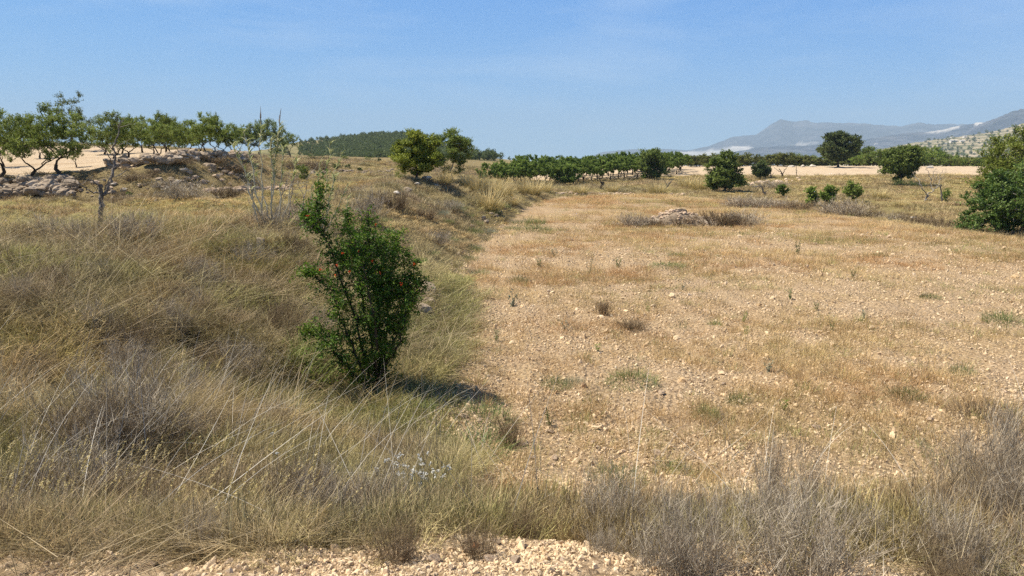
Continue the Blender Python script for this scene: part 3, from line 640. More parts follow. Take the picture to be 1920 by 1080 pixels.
# the almond trees on the tilled upper terrace
AL = [almond_proto(11), almond_proto(12, .5, leanx=.25), almond_proto(13, .25, wide=1.7), almond_proto(14, .6, wide=1.3), almond_proto(15, .35, leanx=-.3), almond_proto(16, .45, wide=1.8)]
almonds = [  # base px, base py, top py, prototype, width factor, label
 (3, 336, 220, 2, 1.0, 'dense almond tree cut by the left edge of the photo, on tilled soil'),
 (52, 342, 228, 1, .95, 'forked open almond tree with bare low limbs at the terrace edge, second from the left'),
 (113, 331, 212, 2, 1.05, 'tallest broad almond tree, left of the leafless tree, at the terrace edge'),
 (10, 313, 245, 4, .8, 'smaller almond tree behind the leftmost one, in its shade'),
 (143, 314, 268, 3, .8, 'small almond tree with a thin leaning trunk in the pale tilled soil'),
 (214, 312, 222, 0, 1.0, 'almond tree directly behind the tip of the leafless tree'),
 (242, 300, 226, 3, .9, 'upright almond tree just right of the leafless tree tip'),
 (303, 300, 228, 4, 1.0, 'almond tree with a trunk leaning left at the edge of the stone wall'),
 (267, 286, 224, 5, .85, 'almond tree in the second row with a forked trunk, behind two front trees'),
 (312, 290, 219, 3, .9, 'almond tree with a tall pointed top in the second row'),
 (321, 289, 230, 1, .75, 'slim almond tree tucked in the gap of the second row'),
 (333, 294, 233, 0, .75, 'narrow almond tree with a straight black trunk, third row'),
 (357, 291, 232, 5, .8, 'pale almond tree with hidden trunk behind the wide one'),
 (384, 295, 221, 2, 1.0, 'wide almond tree with a thick black trunk and a long right shoot'),
 (404, 291, 222, 3, .6, 'wispy almond tree with a tall thin shoot, left of the reeds'),
 (434, 291, 238, 5, .85, 'almond tree seen left of the reed clump'),
 (452, 288, 244, 1, .7, 'small almond tree right beside the reed tops'),
 (485, 291, 233, 2, .9, 'rounded almond tree half hidden by the reed stalks'),
 (508, 292, 232, 0, .9, 'dense almond tree behind the leaning reed plume'),
 (545, 293, 250, 4, .9, 'last almond tree on the terrace, right of the reeds'),
]
def place_by_px(proto, hgt0, px, py, top, wf, label, cat, group, near=3.0, rz=None):
    b = hit(px, py, near); dep = proj(b)[2]; h = (py-top)*dep/F/math.cos(PITCH)**2
    s_ = h/hgt0; wf *= 1.08; return proto.put(b, R.uniform(0, 6.28) if rz is None else rz, (s_*wf, s_*wf, s_), label, cat, group)
for i, (px, py, top, k, wf, lb) in enumerate(almonds):
    place_by_px(AL[k], 3.55, px, py, top, wf, lb, 'almond tree', 'almond trees on the upper terrace', 30, rz=[0, .3, 2.1, 1, 0, 2.9, 4, 0, 5, 1.5, 3, 2, 1, .6, 4.4, 3.7, 2.5, 5.2, 1.9, 0][i])

for i, (px, py, top) in enumerate([(75, 297, 250), (196, 289, 246), (228, 288, 240), (289, 287, 244), (346, 288, 242), (372, 288, 236), (420, 289, 246), (468, 289, 240), (526, 290, 246)]):
    place_by_px(AL[(i*5+3) % 6], 3.55, px, py, top, [1.1, 1.3, 1][i % 3], f'almond tree of the back row on the upper terrace, {ordn(i)} from the left, half hidden', 'almond tree', 'back row of almond trees', 45)
# dark pine behind the tall almond
def pine_proto(seed, h=4.5, wide=1.6, leaf='dark', n=38, nl=110, lsize=.16, crw=.5, low=.22, name='pine_tree', gap=None, bark='bark', tr=.14, flat=.7, lean=0.):
    def fn():
        rg = np.random.default_rng(seed)
        c = blob(n, (lean*h, 0, h*.60), (wide, wide, h*.42), rg, h*low)
        c[:, :2] *= (1.05-.45*np.clip((c[:, 2]/h-.5)*2, 0, 1))[:, None]
        if gap is not None: c = c[[i for i in range(len(c)) if fbm(c[i, 0]+9*seed, c[i, 2], 1.2, 2, seed) < gap]]
        return tree(name, None, None, c, nl, lsize, leaf, bark, curve((0, 0, -.2), (lean*h*.6, 0, h*.33), 0, .03, 5, rg), tr, crw=crw, seed=seed, upl=.35, lw=.3, flat=flat, twig=.018)
    return Proto(fn)
PN = pine_proto(41)
PN.put((-41.0*.82, 58, H(-33.6, 58)), 0, (1.0, 1.0, 1.02), 'dark pine tree mostly hidden behind the tallest almond tree', 'pine tree')

def one(name, label, cat, px, py, top, wpx, leaf='juniper', n=60, nl=120, lsize=.10, seed=1, group=None, near=3, low=.05, gap=None, bark='bark', crw=.33, tr=.1, flat=.85, lw=.35, prof='round', side=0., unit=None, rag=.75):
    b = hit(px, py, near); dep = proj(b)[2]; h = (py-top)*dep/F; w = wpx*dep/F/2; rg = np.random.default_rng(seed)
    cr = crw*h if unit is None else unit
    z0 = h*low
    c = []
    while len(c) < n:
        v = rg.uniform(-1, 1, 3); zz = (v[2]+1)/2
        if prof == 'round': rad = math.sqrt(max(0, 1-(2*zz-1)**2*.92))
        elif prof == 'cone': rad = (1-zz)**.7*.95+.06
        elif prof == 'egg': rad = math.sqrt(max(0, 1-(1.7*zz-.7)**2))
        elif prof == 'dome': rad = math.sqrt(max(0, 1-zz**2*.95))
        else: rad = 1.
        rn = .92+rag*fbm(v[0]*2.2+seed, v[1]*2.2+zz*4, 1., 3, seed)
        if v[0]**2+v[1]**2 > (rad*rn)**2: continue
        p = np.array([v[0]*(w-cr*.5)+side*zz*w, v[1]*(w-cr*.5)*.9, z0+cr*.2+zz*(h-z0-cr*.85)])
        if gap is not None and fbm(p[0]/h*3+seed, p[2]/h*3, .6, 2, seed) > gap: continue
        c.append(p)
    t = tree(name, label, cat, np.array(c), nl, lsize, leaf, bark, curve((0, 0, -.2), (side*w*.3, 0, max(h*.22, z0)), 0, .04, 4, rg), tr*h/3, crw=cr, seed=seed, upl=.35, lw=lw, flat=flat, twig=.012*h/3)
    t.location = b
    if group: t['group'] = group
    return t
one('juniper_tree', 'broad olive-green juniper on the bank crest, left of its sparser neighbour', 'juniper tree', 782, 337, 246, 100, n=120, nl=190, lsize=.13, lw=.5, seed=51, low=.02, near=35, crw=.14, gap=.4)
one('pine_tree', 'open-crowned small pine with bare lower limbs, right of the bank-top juniper', 'pine tree', 846, 337, 243, 92, leaf='pine', n=110, nl=140, lsize=.12, lw=.45, seed=52, low=.08, near=35, crw=.12, gap=.3, bark='bark2')
one('juniper_shrub', 'small low green shrub at the left foot of the bank-top juniper', 'shrub', 752, 336, 310, 30, n=20, nl=90, lsize=.07, seed=53, near=35, crw=.25, prof='dome')
# middle distance, centre and right
one('green_bush', 'round bright green bush in front of the far orchard rows', 'bush', 1060, 346, 309, 60, leaf='orchard', n=60, nl=120, lsize=.24, lw=.5, seed=54, near=60, crw=.2, low=0)
one('pine_tree', 'dark green leaning pine at the right end of the far orchard', 'pine tree', 1222, 337, 276, 66, leaf='pine', n=90, nl=130, lsize=.3, lw=.5, seed=55, near=60, crw=.16, low=.02, prof='egg')
one('pine_tree', 'dense cone-shaped dark pine standing between dry grass and the tilled strip', 'pine tree', 1358, 359, 283, 78, leaf='pine', n=130, nl=150, lsize=.26, lw=.5, seed=56, near=60, crw=.15, low=0, prof='dome')
one('bush', 'low bright green lower lobe bush at the right foot of the cone-shaped pine', 'bush', 1388, 354, 325, 32, leaf='orchard', n=24, nl=90, lsize=.16, seed=57, near=60, crw=.25, low=0, prof='dome')
one('bush', 'round grey-green dark bush beside the pale tilled strip', 'bush', 1426, 335, 299, 38, leaf='dark', n=55, nl=130, lsize=.3, lw=.5, seed=58, near=60, crw=.2, low=0)
one('pine_tree', 'large dark round-headed pine rising above all trees behind the tilled strip', 'pine tree', 1571, 314, 246, 76, leaf='dark', n=120, nl=150, lsize=.5, lw=.5, seed=59, near=100, crw=.15, low=.08, tr=.1)
one('pine_tree', 'mid-green spreading tree in front of the tilled strip, behind the grey dead tree', 'pine tree', 1688, 348, 272, 80, leaf='pine', n=110, nl=140, lsize=.3, lw=.5, seed=60, near=60, crw=.15, low=.08, gap=.5)
one('shrub', 'low dark shrub spreading at the foot of the mid-green tree', 'shrub', 1700, 351, 336, 80, leaf='dark', n=30, nl=80, lsize=.13, seed=61, near=60, crw=.5, low=0, prof='dome')
one('bush', 'small upright bright green bush at the far edge of the field', 'bush', 1466, 370, 345, 26, leaf='orchard', n=22, nl=90, lsize=.17, lw=.5, seed=62, near=50, crw=.25, low=0)
one('bush', 'left one of two touching green bushes by the grey shrubs', 'bush', 1520, 388, 349, 34, leaf='orchard', n=30, nl=90, lsize=.17, lw=.5, seed=63, near=50, crw=.2, low=.05, gap=.25)
one('bush', 'darker right one of two touching green bushes by the grey shrubs', 'bush', 1552, 390, 346, 38, leaf='orchard', n=36, nl=100, lsize=.17, lw=.5, seed=64, near=50, crw=.2, low=.05, gap=.3)
one('bush', 'lighter feathery green bush right of the two touching bushes', 'bush', 1598, 380, 335, 40, leaf='almond', n=34, nl=90, lsize=.17, lw=.5, seed=65, near=50, crw=.2, low=.05, gap=.2)
one('shrub', 'small narrow green shrub right of the grey dead tree', 'shrub', 1772, 378, 350, 22, leaf='orchard', n=16, nl=70, lsize=.12, seed=66, near=50, crw=.25, low=0, prof='egg')
# big bush at the right edge and the tree behind it
one('fig_bush', 'large leafy dark green bush at the right edge of the field', 'bush', 1898, 438, 305, 205, leaf='fig', rag=.3, n=270, nl=120, lsize=.12, seed=67, near=20, crw=.11, low=0, lw=.6, prof='dome', bark='bark2', tr=.07)
one('wild_pistachio_tree', 'olive-yellow tree rising behind the large leafy bush at the right edge', 'tree', 1928, 405, 232, 215, leaf='pistachio', rag=.35, n=380, nl=110, lsize=.17, seed=68, near=30, crw=.09, low=.1, lw=.4, prof='egg', gap=None)

# rows of the far orchard
OR = [almond_proto(21, .2, 3.5, 2.0, 70, .26, 'orchard', 44), almond_proto(22, .3, 3.5, 1.9, 70, .26, 'orchard', 44), almond_proto(23, .15, 3.5, 2.1, 70, .26, 'orchard', 44)]
rowname = ['front', 'second', 'third', 'fourth', 'fifth']
for row in range(5):
    for i in range(15):
        x = -3.0+row*1.5+i*2.15+R.normal(0, .2); y = 88+row*6.0+i*2.6+R.normal(0, .3)
        OR[(i*2+row) % 3].put((x, y, H(x, y)), R.uniform(0, 6.28), R.uniform(.78, 1.02)*.95, f'green almond tree, {ordn(i)} from the left in the {rowname[row]} row of the far orchard', 'almond tree', 'almond trees in the far orchard rows')
# olive-brown bushes and the tree belt behind the tilled strips
def bush_proto(seed, leaf, name='round_bush', h=3.0, w=1.9, n=26, nl=100, ls=.34, low=.0):
    def fn():
        rg = np.random.default_rng(seed); c = blob(n, (0, 0, h*.44), (w*.85, w*.85, h*.44), rg, h*.04)
        return tree(name, None, None, c, nl, ls, leaf, 'bark', curve((0, 0, -.2), (0, 0, h*.18), 0, .03, 4, rg), .10, crw=.7, seed=seed, upl=.3, twig=.02, lw=.4)
    return Proto(fn)
OB = [bush_proto(31, 'olivebrown'), bush_proto(32, 'olivebrown', w=2.2)]
xs = [1296, 1312, 1330, 1345, 1392, 1405, 1446, 1458, 1472, 1486, 1500]
for i, px in enumerate(xs):
    b = D(px, 308, 163+3*(i % 2)); b[2] = H(b[0], b[1])
    OB[i % 2].put(b, R.uniform(0, 6.28), (1.05, 1.05, R.uniform(.8, 1.0)), f'round olive-brown bush, {ordn(i)} from the left in the row behind the tilled strip', 'bush', 'olive-brown bushes behind the tilled strip')
BT = [bush_proto(33, 'orchard', 'leafy_tree', 4, 2.4), bush_proto(34, 'dark', 'leafy_tree', 4.4, 2.3), bush_proto(35, 'almond', 'leafy_tree', 4, 2.6), bush_proto(36, 'pine', 'leafy_tree', 4.6, 2.2)]
cnt = [0, 0, 0]
def belt(px, Y, top, k, row):
    b = D(px, 300, Y); b[2] = H(b[0], b[1]); h = D(px, top, Y)[2]-b[2]; cnt[row] += 1
    s_ = max(.5, h/3.9); BT[k].put(b, R.uniform(0, 6.28), (s_*R.uniform(.85, 1.1), s_, s_), f"{['front','middle','back'][row]}-row leafy tree of the far belt, {ordn(cnt[row]-1)} from the left", 'tree', f"{['front','middle','back'][row]} row of the far tree belt")
tops = lambda px: np.interp(px, [1270, 1380, 1480, 1540, 1600, 1640, 1680, 1720, 1745, 1770, 1820, 1880, 1960], [293, 291, 290, 288, 276, 273, 278, 270, 272, 288, 291, 292, 292])
for i, px in enumerate(np.arange(1606, 1900, 17.)): belt(px+R.uniform(-3, 3), 166+R.uniform(-2, 4), tops(px)+R.uniform(4, 14), [0, 2, 0, 2][i % 4], 0)
for i, px in enumerate(np.arange(1510, 1930, 19.)): belt(px+R.uniform(-4, 4), 182+R.uniform(-3, 3), tops(px)+R.uniform(0, 7), [2, 0, 3, 0][i % 4], 1)
for i, px in enumerate(np.arange(1275, 1960, 18.)): belt(px+R.uniform(-5, 5), 205+R.uniform(-6, 6), tops(px)+R.uniform(-1, 6), [1, 0, 3, 1, 2][i % 5], 2)
for i, px in enumerate(np.arange(1300, 1900, 24.)):
    b = D(px+R.uniform(-6, 6), 305, 172); b[2] = H(b[0], 172); OB[i % 2].put(b, R.uniform(0, 6.28), (1.3, 1.1, R.uniform(.5, .75)), f'low scrubby bush filling the foot of the far tree belt, {ordn(i)} from the left', 'bush', 'low bushes of the far tree belt')
for i, px in enumerate((1777, 1793.5)):
    def cyp():
        rg = np.random.default_rng(5); z = np.linspace(.7, 6.6, 22)
        c = np.stack([rg.normal(0, .1, 22), rg.normal(0, .1, 22), z], 1)
        return tree('cypress_tree', None, None, c, 50, .35, 'dark', 'bark', [(0, 0, -.3), (0, 0, .4), (0, 0, .8)], .15, crw=.5, seed=6, upl=1.2, twig=.02)
    if i == 0: CY = Proto(cyp)
    Y = 240; b = D(px, 297, Y); b[2] = H(b[0], Y)
    CY.put(b, 0, (.8, .8, [.78, .92][i]), ['shorter left dark cypress above the tree belt', 'taller right dark cypress above the tree belt'][i], 'cypress tree', 'pair of cypresses')

# ------------------------------------------------------------------ leafless tree on the terrace
def poly_px(pts, Y, dy=None):
    return np.array([D(px, py, Y+(0 if dy is None else dy[i])) for i, (px, py) in enumerate(pts)])
def local(b, pts): return np.asarray(pts)-np.asarray(b)
def smooth_line(p, k=4):
    p = np.asarray(p, float); t = np.arange(len(p)); u = np.linspace(0, len(p)-1, (len(p)-1)*k+1)
    q = np.stack([np.interp(u, t, p[:, i]) for i in range(3)], 1)
    for _ in range(2): q[1:-1] = (q[:-2]+2*q[1:-1]+q[2:])/4
    return q
def woody(name, label, cat, base_px, limbs, bark, near=3, group=None, kink=.012, seed=1, twigs_=0, ref=None):
    """limbs: lists of (px, py, depth offset, radius in cm); the first limb starts at the foot"""
    rg = np.random.default_rng(seed); b = hit(*base_px, near); w = MB(); ends = []
    for L in limbs:
        p = np.array([D(q[0], q[1], b[1]+q[2]) for q in L])-b; ra = np.array([q[3] for q in L])/100*(b[1]/ref if ref else 1)
        sp = smooth_line(p); sp[1:-1] += rg.normal(0, kink, (len(sp)-2, 3)); rr = np.interp(np.linspace(0, 1, len(sp)), np.linspace(0, 1, len(ra)), ra)
        w.tube(sp, rr*rg.uniform(.88, 1.15, len(sp)), 7); ends.append((sp, rr))
    root = empty(name, b); tag(root, label, cat, group)
    w.build('trunk', M[bark], root, smooth=True)
    if twigs_:
        t = MB()
        for sp, rr in ends:
            for _ in range(twigs_):
                i = rg.integers(len(sp)//3, len(sp)); L = rg.uniform(.15, .5)*twigs_**0*(.6 if rr[i] > .02 else 1); d = rg.normal(size=3); d[2] = abs(d[2])*.8; d /= np.linalg.norm(d)
                t.tube(curve(sp[i], sp[i]+d*L, 0, .06, 4, rg), [min(rr[i], .008), .006, .004, .002], 3)
        t.build('twigs', M[bark], root)
    return root
woody('leafless_tree', 'thin leafless grey tree standing on the grassy terrace at the left', 'dead tree', (190, 440), [
 [(191, 446, 0, 7.5), (190, 425, 0, 6.8), (186, 405, 0, 6.5), (193, 385, 0, 6.2), (189, 368, 0, 6), (190, 352, 0, 5.2), (188, 346, 0, 4.6)],
 [(189, 350, 0, 2.6), (178, 343, -.1, 2.2), (165, 336, -.2, 1.9)],
 [(194, 366, 0, 5), (203, 352, .1, 4.2), (209, 335, .1, 4), (213, 318, .2, 3.6), (216, 300, .2, 3.0), (215, 286, .2, 2.4), (211, 276, .2, 2)],
 [(196, 356, 0, 2.2), (204, 340, -.1, 1.6), (211, 325, -.1, 1.2)],
 [(211, 277, .2, 2), (217, 264, .2, 1.9), (221, 250, .3, 1.6), (224, 235, .3, 1.4), (228, 228, .3, 1.1), (235, 218, .3, .7)],
 [(222, 238, .3, 1.0), (219, 226, .4, .6), (216, 217, .4, .4)],
 [(211, 308, .1, 1.8), (207, 296, -.2, 1.4), (198, 284, -.3, 1.1), (190, 277, -.4, .8)],
 [(213, 316, .1, 1.5), (224, 307, .3, 1.0), (233, 300, .4, .6)],
 [(189, 362, 0, 2.4), (177, 361, -.3, 2.0), (163, 356, -.6, 1.7), (150, 346, -.8, 1.4), (138, 344, -1, 1.1), (118, 341, -1.2, .7)],
 [(150, 346, -.8, 1.2), (141, 352, -.9, 1.0), (130, 353, -1, .6)],
 [(207, 335, .1, 1.4), (224, 327, .4, 1.1), (240, 316, .6, .8), (252, 311, .8, .5)]], 'deadwood', twigs_=2, seed=3, ref=21)
# grey dead trees beyond the field
woody('dead_tree', 'grey dead tree with many forked bare branches in the dry grass, right of the field', 'dead tree', (1736, 377), [
 [(1735, 378, 0, 11), (1737, 370, 0, 10), (1739, 365, 0, 9)],
 [(1739, 366, 0, 7), (1731, 357, 0, 6), (1726, 347, 0, 5), (1720, 335, .5, 3.5), (1713, 322, .8, 2)],
 [(1726, 349, 0, 3.5), (1716, 342, -.5, 2.5), (1710, 330, -.5, 1.5)],
 [(1739, 366, 0, 7), (1748, 359, 0, 6), (1757, 353, 0, 5), (1760, 345, 0, 4), (1763, 330, .5, 2.5), (1767, 319, .5, 1.5)],
 [(1750, 358, 0, 4.5), (1747, 345, .5, 4), (1743, 333, .5, 3.5), (1740, 322, .5, 2.5), (1736, 314, .5, 1.5)],
 [(1745, 338, .5, 3), (1750, 328, .5, 2.5), (1754, 317, .5, 1.5)],
 [(1755, 353, 0, 3), (1753, 340, .4, 2.6), (1757, 328, .6, 1.8), (1759, 322, .6, 1)],
 [(1763, 335, .5, 2), (1771, 328, .5, 1.4), (1774, 318, .5, .8)],
 [(1720, 337, .5, 2), (1730, 336, .5, 1.8), (1741, 338, .5, 1.5)]], 'bark2', near=50, kink=.05, twigs_=10, seed=4, ref=88)
woody('dead_tree', 'small dark leafless tree in front of the tilled strip, beside the round dark bush', 'dead tree', (1466, 333), [
 [(1466, 334, 0, 12), (1467, 327, 0, 10), (1465, 322, 0, 7), (1461, 316, 0, 4)], [(1467, 326, 0, 8), (1471, 319, 0, 5), (1474, 314, 0, 3)], [(1465, 322, 0, 5), (1458, 320, 0, 3), (1452, 313, 0, 2)]], 'bark', near=60, kink=.06, twigs_=10, seed=5)
woody('dead_tree', 'short pale dead stump tree left of the small dark leafless tree', 'dead tree', (1445, 336), [
 [(1444, 337, 0, 8), (1446, 330, 0, 7), (1443, 324, 0, 4), (1441, 318, 0, 2)], [(1446, 330, 0, 4), (1451, 324, 0, 2)]], 'deadwood', near=60, kink=.05, twigs_=10, seed=6)
woody('dead_tree', 'thin leafless sapling on the tilled strip, right of the dark leafless tree', 'dead tree', (1493, 329), [
 [(1493, 330, 0, 7), (1494, 323, 0, 6), (1493, 316, 0, 4), (1494, 311, 0, 2)]], 'bark', near=60, kink=.06, twigs_=8, seed=7)
woody('dead_tree', 'leaning grey dead branch stump at the field edge below the orchard pine', 'dead tree', (1249, 356), [
 [(1249, 357, 0, 9), (1251, 349, 0, 8), (1256, 342, 0, 6), (1262, 336, 0, 3)], [(1251, 349, 0, 5), (1247, 340, 0, 4), (1245, 336, 0, 2)]], 'deadwood', near=60, kink=.04, twigs_=5, seed=8)
woody('burnt_stump', 'black burnt stump with a pale top in front of the orchard', 'stump', (1127, 354), [
 [(1126, 356, 0, 22), (1129, 350, 0, 20), (1130, 344, 0, 14), (1126, 340, 0, 8), (1124, 333, 0, 5)], [(1130, 346, 0, 9), (1134, 342, 0, 4)]], 'bark', near=60, kink=.06, twigs_=3, seed=9)
woody('dead_branch', 'pale dead limb lying in the scrub right of the cone-shaped pine', 'branch', (1434, 366), [
 [(1434, 370, 0, 8), (1434, 362, 0, 8), (1430, 354, 0, 7), (1426, 349, 0, 5), (1410, 350, 0, 4)], [(1434, 362, 0, 4), (1441, 357, 0, 3)]], 'deadwood', near=60, kink=.05, twigs_=4, seed=10)
woody('pale_post', 'short pale wooden post standing in the grass right of the grey dead tree', 'post', (1766, 379), [
 [(1767, 381, 0, 7), (1766, 372, 0, 7), (1764, 350, 0, 6), (1764, 346, 0, 6)]], 'deadwood', near=50, kink=.02, seed=11)

# ------------------------------------------------------------------ pomegranate
def pomegranate():
    rg = np.random.default_rng(77); b = hit(703, 742); Y = b[1]; root = empty('pomegranate_shrub', b)
    tag(root, 'dark green pomegranate shrub with orange-red flowers, standing alone at the foot of the bank', 'shrub')
    stems = [ # (px,py,depth offset) paths from the foot
     [(700, 742, 0), (690, 690, -.05), (672, 620, -.1), (640, 520, -.1), (612, 450, -.1), (592, 385, -.1)],
     [(703, 742, 0), (702, 680, .1), (690, 600, .2), (668, 500, .2), (655, 430, .2), (650, 400, .2)],
     [(706, 742, 0), (712, 670, 0), (712, 590, 0), (700, 500, -.05), (690, 440, -.1), (690, 405, -.1)],
     [(710, 742, .05), (716, 680, .1), (728, 610, .2), (730, 530, .2), (738, 470, .2), (745, 440, .2)],
     [(712, 742, 0), (724, 690, -.1), (738, 640, -.1), (755, 580, 0), (768, 530, 0), (780, 490, 0)],
     [(700, 740, -.05), (716, 690, -.2), (745, 655, -.3), (760, 600, -.3), (772, 560, -.3)],
     [(698, 742, 0), (680, 700, -.2), (660, 650, -.3), (640, 600, -.3), (625, 560, -.3)],
     [(700, 742, .1), (696, 660, .4), (705, 580, .5), (720, 510, .5), (715, 450, .5)],
     [(697, 742, -.1), (672, 712, -.3), (655, 690, -.4), (632, 668, -.5), (618, 640, -.5)],
     [(703, 742, 0), (706, 650, -.3), (700, 570, -.45), (680, 500, -.45), (665, 455, -.4)],
     [(625, 545, -.1), (600, 530, -.1), (582, 515, -.1), (574, 508, -.1)],
     [(614, 455, -.1), (596, 425, 0), (580, 408, 0), (572, 400, 0)],
     [(640, 640, -.3), (615, 632, -.35), (592, 628, -.4), (574, 625, -.4)],
     [(755, 580, 0), (775, 552, 0), (792, 530, .05)],
     [(592, 400, -.1), (597, 375, -.1), (596, 350, -.1)]]
    wood = MB(); pts = []; dirs = []
    for L in stems:
        p = np.array([D(x, y, Y+d) for x, y, d in L])-b; sp = smooth_line(p, 5); n = len(sp); sp[1:-1] += rg.normal(0, .012, (n-2, 3))
        r0 = .022 if L[0][1] > 700 else .009
        wood.tube(sp, np.linspace(r0, .004, n), 6)
        for i in range(n//6 if r0 > .02 else 0, n):
            f = i/n
            for _ in range(4 if r0 > .02 else 3):
                d = rg.normal(size=3); d[2] = d[2]*.7+.35; d /= np.linalg.norm(d); l = rg.uniform(.12, .36)*(1.1-.5*f)
                if rg.random() > (.55+.6*f): continue
                q = curve(sp[i], sp[i]+d*l, 0, .05, 4, rg); wood.tube(q, [.005, .004, .003, .0015], 3)
                for k in range(int(l/.03)):
                    t = rg.random()*1.05; c = sp[i]+d*l*t
                    for _ in range(3): pts.append(c+rg.normal(0, .028, 3)); dirs.append(d*.6+rg.normal(0, .5, 3))
    # fill the body so it reads dense
    body = [((690, 505), .42, .30, 120), ((725, 535), .42, .26, 110), ((655, 480), .3, .26, 70), ((760, 540), .22, .2, 50), ((695, 590), .24, .2, 40), ((700, 450), .35, .18, 50), ((640, 560), .18, .18, 22), ((745, 480), .2, .16, 30), ((675, 650), .12, .12, 9), ((745, 610), .18, .2, 26), ((650, 430), .16, .14, 16), ((735, 560), .3, .2, 50), ((715, 620), .2, .14, 22)]
    for (px, py), rw, rh, nn in body:
        c0 = D(px, py, Y)-b
        for _ in range(int(nn*1.25)):
            v = rg.normal(size=3); v *= rg.random()**.4/np.linalg.norm(v); c = c0+v*np.array([rw, rw*1.1, rh])
            d = rg.normal(size=3); d[2] += .5; d /= np.linalg.norm(d); l = rg.uniform(.1, .2)
            wood.tube([c-d*l*.5, c+d*l*.6], [.003, .0012], 3)
            for k in range(13): pts.append(c+d*l*(rg.random()-.4)*1.3+rg.normal(0, .025, 3)); dirs.append(d+rg.normal(0, .6, 3))
    pts = np.array(pts); dirs = np.array(dirs); n = len(pts)
    cr = MB(); rnd = .45+.2*rg.normal(size=n)+.25*fbm(pts[:, 0], pts[:, 2], .25, 2, 4)
    cr.leaves(pts, .05, .019, rnd, up=.25, rng=rg, dirs=dirs, fold=.2)
    wood.build('stems', M['bark'], root, smooth=True); cr.build('crown', M['pome'], root)
    for i, (px, py) in enumerate([(641, 474), (629, 516), (655, 510), (752, 533), (698, 489), (672, 470), (600, 505), (577, 404), (713, 512), (632, 497), (776, 495), (704, 421)]):
        f = MB(); c = D(px, py, Y-.42)-b; aa = np.arange(5)*1.2566
        f.leaves(np.tile(c, (6, 1))+rg.normal(0, .008, (6, 3)), .024, .018, rg.random(6), dirs=rg.normal(size=(6, 3))); f.tube([c-[0, 0, .022], c+[0, 0, .004]], [.005, .008], 6)
        f.build('flower', M['red'], root)
    return root
pomegranate()

# ------------------------------------------------------------------ twiggy dry shrubs, tussocks, weeds
def shrub_proto(seed, m='twig', n1=110, h=.8, w=.7, lean=.45, k2=8, k3=10, r=.0035, name='dry_shrub'):
    def fn():
        rg = np.random.default_rng(seed); root = empty(name); b = MB(); twig_mesh(b, rg, n1, h, w, lean, k2, k3, r); b.build('twigs', M[m], root)
        b = MB(); n = 60; a = rg.uniform(0, 6.28, n); rr = w*.45*np.sqrt(rg.random(n)); b.blades(np.stack([rr*np.cos(a), rr*np.sin(a), 0*a-.03], 1), a, h*.4*rg.uniform(.4, 1, n), .35, r*1.4, .3, 2, rng=rg); b.build('dead_leaves', M['twigbrown'], root); return root
    return Proto(fn)
SG = [shrub_proto(101), shrub_proto(102, lean=.55, h=.75), shrub_proto(103, 'twigbrown', h=.6), shrub_proto(104, 'twig', n1=150, h=.6, w=1.1, lean=.7, r=.005), shrub_proto(105, 'twigbrown', n1=130, h=.5, w=.9, lean=.6, r=.005)]
HH = [.8, .75, .6, .6, .5]
